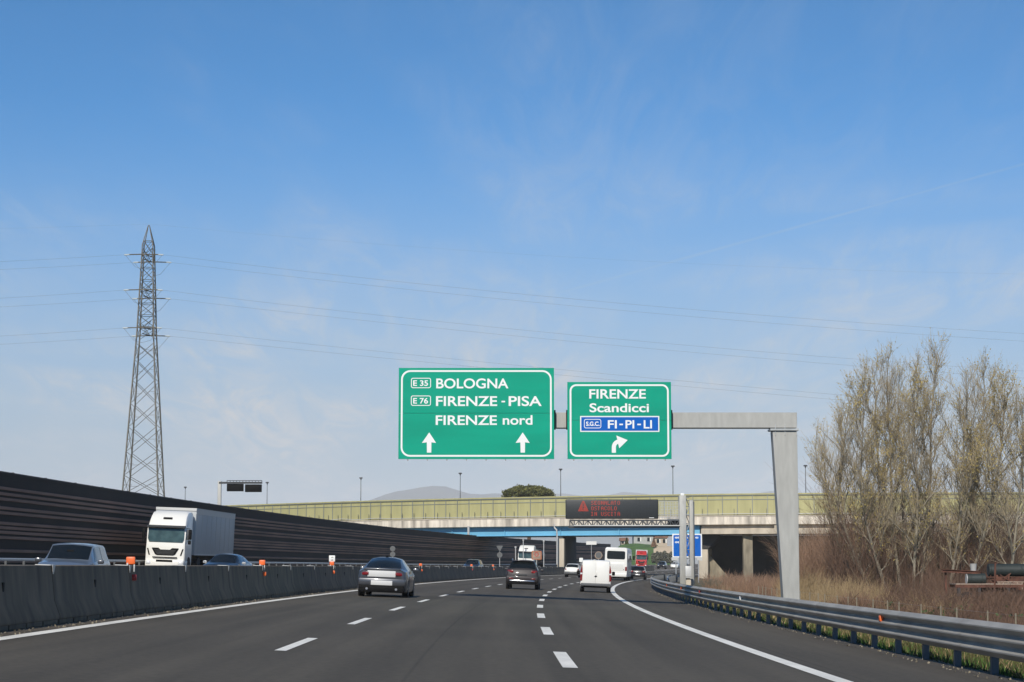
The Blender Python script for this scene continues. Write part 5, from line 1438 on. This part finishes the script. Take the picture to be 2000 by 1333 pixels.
# grass of the verge below the guardrail and on the slope
def grass(name, n, s0, s1, d0, d1, h0, h1, m, seed, zf, wdt=.012, near=True):
    g = np.random.default_rng(seed); s = s0 + (s1 - s0) * g.random(n) ** (2.2 if near else 1.0); d = d0 + (d1 - d0) * g.random(n) ** 1.2
    clump = np.sin(s * 1.9) * np.sin(d * 3.1 + s * .4) + g.normal(size=n) * .4; k = clump > -.55; s, d = s[k], d[k]; n = len(s)
    x, y, z0, th = (np.interp(s, _S, a) for a in (_X, _Y, _Z, _TH))
    B0 = np.stack([x + d * np.cos(th), y - d * np.sin(th), z0 - BANK * d + zf(d)], 1)
    a = g.uniform(0, 6.28, n); w = wdt * (1 + s / 40); side = np.stack([np.cos(a) * w, np.sin(a) * w, 0 * a], 1); h = g.uniform(h0, h1, n)
    tip = B0 + np.concatenate([g.normal(size=(n, 2)) * .35 * h[:, None], h[:, None]], 1)
    V = np.stack([B0 - side, B0 + side, tip], 1).reshape(-1, 3); o = fast_mesh(name, V, np.arange(3 * n).reshape(-1, 3), M_[m]); return tag(o, kind='stuff')
vz_ = lambda d: .012 - 1.05 * np.clip((d - 7.05) / 8.95, 0, 1) ** 1.2 - .02
tag(grass('verge_grass', 60000, 16, 130, 7.0, 15, .05, .20, 'grass', 1, vz_), 'yellowish green grass on the verge below the guardrail', 'grass')
tag(grass('verge_grass', 52000, 16, 110, 7.0, 13, .04, .15, 'greengrass', 2, vz_), 'fresh green grass tufts under the guardrail', 'grass')
tag(grass('verge_grass', 5000, 16, 110, 6.98, 12, .08, .26, 'reed', 3, vz_, .007), 'dry straw standing among the verge grass', 'grass')
# grit washed to the road edges and the odd bit of litter
def grit(n, d0, d1, s0, s1, seed):
    g = np.random.default_rng(seed); s = s0 + (s1 - s0) * g.random(n) ** 1.6; d = d0 + (d1 - d0) * g.random(n) ** 1.5
    x, y, z0, th = (np.interp(s, _S, a) for a in (_X, _Y, _Z, _TH))
    P = np.stack([x + d * np.cos(th), y - d * np.sin(th), z0 - BANK * d + .012], 1)
    return leaf_quads(P, g.uniform(.004, .015, n), g, 1.4)
(V1, F1), (V2, F2) = grit(700, -7.0, -6.62, 20, 120, 1), grit(1000, 7.04, 6.45, 16, 120, 2)
tag(fast_mesh('gravel', np.concatenate([V1, V2]), np.concatenate([F1, F2 + len(V1)]), M_['oldconc']), 'pale grit lying along both edges of the carriageway', 'gravel', kind='stuff')
lawn = MB()
def lawn_fn(a, b):
    u = 1378 + (1440 - 1378) * a; Y = 130 + 60 * b; q = at(u, 1120, Y); return (q.x, Y, -1.15 + .5 * math.sin(math.pi * a) - .2 * (1 - b))
lawn.grid(lawn_fn, 10, 8); tag(lawn.build('grass_bank', M_['greengrass']), kind='structure')
lawn = MB(); lawn.grid(lambda a, b: ((lambda q: (q.x, 112 + 18 * b, -1.25 + .25 * math.sin(math.pi * a)))(at(1700 + 130 * a, 1120, 112 + 18 * b))), 8, 6); tag(lawn.build('grass_bank', M_['greengrass']), kind='structure')

# wire fence below the bank
wf = thing('wire_fence', 'thin grey fence posts with wire standing in the brambles behind the guardrail', 'fence')
fp = None; fpts = []
for k in range(24):
    s = 46 + 3.0 * k + (.8 if k % 3 == 0 else 0); b = road(s, 12.5); b.z = GZ
    if fp is None: q = MB(); q.tube([(0, 0, -.1), (.02, 0, 1.5)], .022, 6); fp = q.build('post', M_['oldconc'], wf); o = fp
    else: o = fp.copy(); COL.objects.link(o)
    o.location = b; fpts.append(b)
q = MB()
for z in (.3, .7, 1.1, 1.45): q.tube([p + Vector((0, 0, z)) for p in fpts], .002, 3)
q.build('wire', M_['galv'], wf)

# scrap and old trailers among the trees on the right edge
SY = 104.0
def s_at(u, v, dy=0): return at(u, v, SY + dy)
t = thing('scrap_trailer', 'rusty flatbed trailer frame with weathered boards lying in the brambles', 'trailer', s_at(1925, 1141))
m = MB(); m.box((0, 0, 0), (3.4, 1.6, .05)); m.build('deck_boards', M_['oldtimber'], t)
m = MB(); m.box((0, -.75, -.10), (3.5, .08, .16)); m.box((0, .75, -.10), (3.5, .08, .16))
for x in (-1.5, -.5, .5, 1.5): m.box((x, 0, -.10), (.08, 1.5, .12))
m.build('frame', M_['rust'], t)
for x in (-1.55, -.5, 1.0): q = MB(); q.box((x, -.7, -.75), (.14, .14, 1.25)); q.build('leg', M_['bumper'], t)
for x in (-1.2, 1.45): q = MB(); q.cyl((x, -.85, -.75), .36, .22, 'y', 18); q.build('wheel', M_['tyre'], t)
t = thing('drum', 'dark overturned oil drum lying on the boards of the rusty trailer', 'drum', s_at(1906, 1131))
m = MB(); m.cyl((0, 0, 0), .28, .95, 'x', 20); m.cyl((-.3, 0, 0), .295, .03, 'x', 20); m.cyl((.3, 0, 0), .295, .03, 'x', 20); m.build('body', M_['darktarp'], t, bevel=.012)
m = MB(); m.cyl((-.49, 0, 0), .26, .03, 'x', 20); m.build('lid', M_['straps'], t)
t = thing('steel_tank', 'long dark green steel tank lying on scrap at the right edge', 'tank', s_at(1978, 1114, 1.5))
m = MB(); m.cyl((0, 0, 0), .33, 2.6, 'x', 24); m.cyl((-1.2, 0, 0), .345, .05, 'x', 24); m.cyl((.4, 0, 0), .345, .05, 'x', 24); m.build('shell', M_['darktarp'], t, bevel=.03)
for x in (-.9, .9): q = MB(); q.prism([(-.3, -.25), (.3, -.25), (.36, -.55), (-.36, -.55)], 'x', x - .05, x + .05); q.build('cradle', M_['rust'], t)
t = thing('farm_cart', 'rust red farm cart with slatted pale sides beneath the dark tank', 'cart', s_at(1982, 1152, .6))
m = MB()
for k in range(9): m.box((-.95 + .24 * k, -.55, .18), (.05, .03, .42))
m.box((0, -.55, .40), (2.1, .05, .06)); m.build('slatted_side', M_['oldtimber'], t)
m = MB(); m.box((0, 0, -.08), (2.2, 1.2, .10)); m.box((0, .3, .32), (2.2, .06, .70)); m.box((0, -.3, -.40), (1.9, .10, .32)); m.build('bed', M_['rust'], t)
for x in (-.75, .75): q = MB(); q.cyl((x, -.62, -.45), .32, .14, 'y', 18); q.build('wheel', M_['rust'], t)
t = thing('scrap_beam', 'thin rusty beam resting slanted on the left end of the old trailer', 'beam', s_at(1878, 1117))
m = MB(); m.prism([(-.09, -.08), (.09, -.08), (.09, -.055), (.015, -.055), (.015, .055), (.09, .055), (.09, .08), (-.09, .08), (-.09, .055), (-.015, .055), (-.015, -.055), (-.09, -.055)], 'x', -1.0, 1.0); o = m.build('beam', M_['rust'], t); o.rotation_euler = (0, .05, 0)
q = MB(); q.box((-.8, .15, -.6), (.09, .09, 1.2)); q.build('prop', M_['rust'], t)
t = thing('scrap_heap', 'dark heap of bent rods and sheets between the two old carts', 'scrap', s_at(1946, 1134, .4))
g = np.random.default_rng(33); m = MB()
for k in range(26):
    a = Vector((g.uniform(-.9, .9), g.uniform(-.4, .4), g.uniform(-.5, .2))); b = a + Vector((g.uniform(-.8, .8), g.uniform(-.3, .3), g.uniform(-.15, .45))); m.tube([a, b], g.uniform(.015, .035), 5)
m.build('rods', M_['rust'], t); m = MB()
for k in range(6): m.box((g.uniform(-.8, .8), g.uniform(-.3, .3), g.uniform(-.5, -.05)), (g.uniform(.4, .9), .5, .02), rot=(g.uniform(-.6, .6), g.uniform(-.4, .4), g.uniform(0, 3)))
m.build('sheets', M_['darktarp'], t)
t = thing('scrap_post', 'leaning rusty steel post in front of the dark tank at the right edge', 'post', s_at(1940, 1112, -.8)); m = MB(); m.tube([(0, 0, -1.6), (.12, 0, .35)], .05, 6); m.build('shaft', M_['rust'], t); m = MB(); m.box((.12, 0, .36), (.16, .16, .02)); m.build('plate', M_['rust'], t)
t = thing('white_bucket', 'small whitish bucket standing on the scrap in front of the ochre growth', 'bucket', s_at(1901, 1108, 1.0))
m = MB(); m.loft([[(r_ * math.cos(2 * math.pi * a / 16), r_ * math.sin(2 * math.pi * a / 16), z) for a in range(16)] for r_, z in ((.13, -.30), (.19, .16), (.20, .18), (.17, .17), (.12, -.26))]); m.build('body', M_['straps'], t); m = MB(); m.box((0, .1, -.45), (.5, .5, .3)); m.build('stand', M_['rust'], t)

# ------------------------------------------------------------------ beyond the bridge
# umbrella pine
PYn = 420.0
pc = at(1031, 968, PYn)
o = thing('umbrella_pine', 'dark green umbrella pine showing its domed crown above the overpass', 'tree', (pc.x, PYn, GZ))
m = MB(); m.tube([(0, 0, 0), (.3, .1, 6), (.1, 0, pc.z - GZ - 1)], [.5, .42, .34], 10)
for k in range(9):
    a = k * .7; m.tube([(.2, 0, pc.z - GZ - 3.2), (1.6 * math.cos(a), 1.6 * math.sin(a), pc.z - GZ - 1.2), (3.8 * math.cos(a), 3.8 * math.sin(a), pc.z - GZ + .3)], [.2, .14, .05], 6)
m.build('trunk', M_['pinebark'], o)
g = np.random.default_rng(77); clumps = []
for _ in range(230):
    a, rr_ = g.uniform(0, 6.28), math.sqrt(g.random()); x, y = rr_ * 5.2 * math.cos(a), rr_ * 5.2 * math.sin(a)
    zt = 1.75 * (1 - rr_ ** 2) ** .6 - .15 * g.random() - (g.random() < .35) * g.uniform(0, 1.2); clumps.append((x, y, pc.z - GZ + zt))
cl = np.array(clumps); pts = cl[g.integers(0, len(cl), 16000)] + g.normal(size=(16000, 3)) * np.array([.34, .34, .20])
V, F = leaf_quads(pts, g.uniform(.05, .14, len(pts)), g, 1.6); fast_mesh('crown', V, F, M_['pine'], o)
# green slope with buildings on it, seen under the bridge
sl = MB()
def slope_fn(a, b):
    Y = 520 + 160 * b; q = at(1165 + (1330 - 1165) * a, 1100, Y); hgt = 8.6 * min(1, b * 2.4) * min(1, (1.03 - a) * 3.2) * min(1, a * 3 + .15) + .4 * math.sin(a * 17) * b; return (q.x, Y, -1.2 + hgt)
sl.grid(slope_fn, 24, 12); tag(sl.build('slope', M_['greengrass'], sharp=80), kind='structure')
BY2 = 640.0
def b_at(u, v): return at(u, v, BY2)
def house(label, u0, u1, v0, v1, wall, roofh, seed, dep=9, name='farm_building'):
    a, b = b_at(u0, v1), b_at(u1, v0); t = thing(name, label, 'building', ((a.x + b.x) / 2, BY2, a.z)); w_ = b.x - a.x; h_ = b.z - a.z
    m = MB(); m.box((0, dep / 2, h_ / 2 - .8), (w_, dep, h_ + 1.6)); m.build('wall', M_[wall], t)
    m = MB(); m.prism([(-.5, h_ - .1), (dep + .5, h_ - .1), (dep / 2, h_ + roofh)], 'x', -w_ / 2 - .4, w_ / 2 + .4); m.build('roof', M_['rooftile'], t)
    nn = max(2, int(w_ / 2.2))
    for k in range(nn):
        x = -w_ / 2 + w_ * (k + .5) / nn; q = MB(); q.box((x, -.03, h_ * .55), (.8, .1, min(1.2, h_ * .5))); q.build('window', M_['glass'], t)
        q2 = MB(); q2.box((x + .62, -.04, h_ * .55), (.35, .06, min(1.2, h_ * .5))); q2.build('shutter', M_['whitecar'], t)
    return t
house('grey building with pale shutters on the green slope seen below the blue girder', 1238, 1276, 1046, 1064, 'galv_dull', 1.2, 1)
house('ochre building with a tiled roof just right of the grey building under the bridge', 1279, 1303, 1050, 1066, 'plaster', 1.5, 2)
house('low pinkish house left of the grey building under the bridge', 1213, 1226, 1056, 1065, 'plaster', .9, 3, 6)
t = thing('garden_wall', 'cream coloured low wall below the ochre building left of the blue sign', 'wall', at(1296, 1073, 560)); m = MB(); m.box((0, 0, -.2), (5.6, .3, 2.0)); m.build('wall', M_['plaster'], t); m = MB(); m.box((0, 0, .83), (5.7, .42, .08)); m.build('coping', M_['concrete'], t)
g = np.random.default_rng(5)
for k, (u, v, w_, h_, lab) in enumerate(((1282, 1101, 2.3, 2.9, 'grey leafless bush right behind the far dark car'), (1296, 1101, 2.5, 3.1, 'rounded grey bush below the cream wall'), (1309, 1101, 2.4, 2.8, 'grey bush left of the blue sign behind the tiny white car'))):
    c = at(u, v, 520); o = thing('grey_bush', lab, 'bush', c, group='grey bushes under the bridge')
    pts = g.normal(size=(2600, 3)); pts /= np.linalg.norm(pts, axis=1, keepdims=True); pts *= (g.random((2600, 1)) ** .4) * np.array([w_ * .6, w_ * .6, h_ * .5]) * (1 + .2 * np.sin(pts[:, :1] * 7)); pts[:, 2] += h_ * .5
    V, F = leaf_quads(pts, g.uniform(.05, .14, len(pts)), g, 1.6); fast_mesh('foliage', V, F, M_['greybush'], o); m = MB(); m.tube([(0, 0, -1.5), (0, 0, h_ * .7)], .08, 6); m.build('stem', M_['twig'], o)
for k, (u, v, Y, h_, lab) in enumerate(((1224, 1068, 600, 2.6, 'small dark cypress left of the grey building under the bridge'), (1277, 1068, 560, 2.2, 'brown shrub on the green slope behind the red lorry'))):
    c = at(u, v, Y); o = thing('cypress_tree' if k == 0 else 'bush', lab, 'tree' if k == 0 else 'bush', c)
    pts = g.normal(size=(1500, 3)); pts /= np.linalg.norm(pts, axis=1, keepdims=True); zz = g.random(1500); pts = np.stack([pts[:, 0] * .8 * (1 - zz), pts[:, 1] * .8 * (1 - zz), zz * h_], 1)
    V, F = leaf_quads(pts, .12, g, 1.4); fast_mesh('crown', V, F, M_['pine' if k == 0 else 'bramble'], o); m = MB(); m.tube([(0, 0, -1.5), (0, 0, h_ * .6)], .1, 6); m.build('trunk', M_['pinebark'], o)

# ------------------------------------------------------------------ the air: thin even haze round the whole scene, sky outside
def haze_box():
    me = bpy.data.meshes.new('haze'); bm = bmesh.new(); bmesh.ops.create_cube(bm, size=1)
    for v in bm.verts: v.co = Vector((v.co.x * 13000, 5800 + v.co.y * 16000, -8.5 + (v.co.z + .5) * 475))
    bm.to_mesh(me); bm.free()
    m = bpy.data.materials.new('hazy_air'); m.use_nodes = True; nt = m.node_tree; nt.nodes.remove(nt.nodes['Principled BSDF'])
    v = nt.nodes.new('ShaderNodeVolumePrincipled'); v.inputs['Color'].default_value = (.93, .96, 1.0, 1); v.inputs['Density'].default_value = 1.0e-4; v.inputs['Anisotropy'].default_value = -0.3
    nt.links.new(v.outputs[0], nt.nodes['Material Output'].inputs['Volume'])
    me.materials.append(m); o = bpy.data.objects.new('haze', me); COL.objects.link(o); tag(o, kind='stuff')
haze_box()
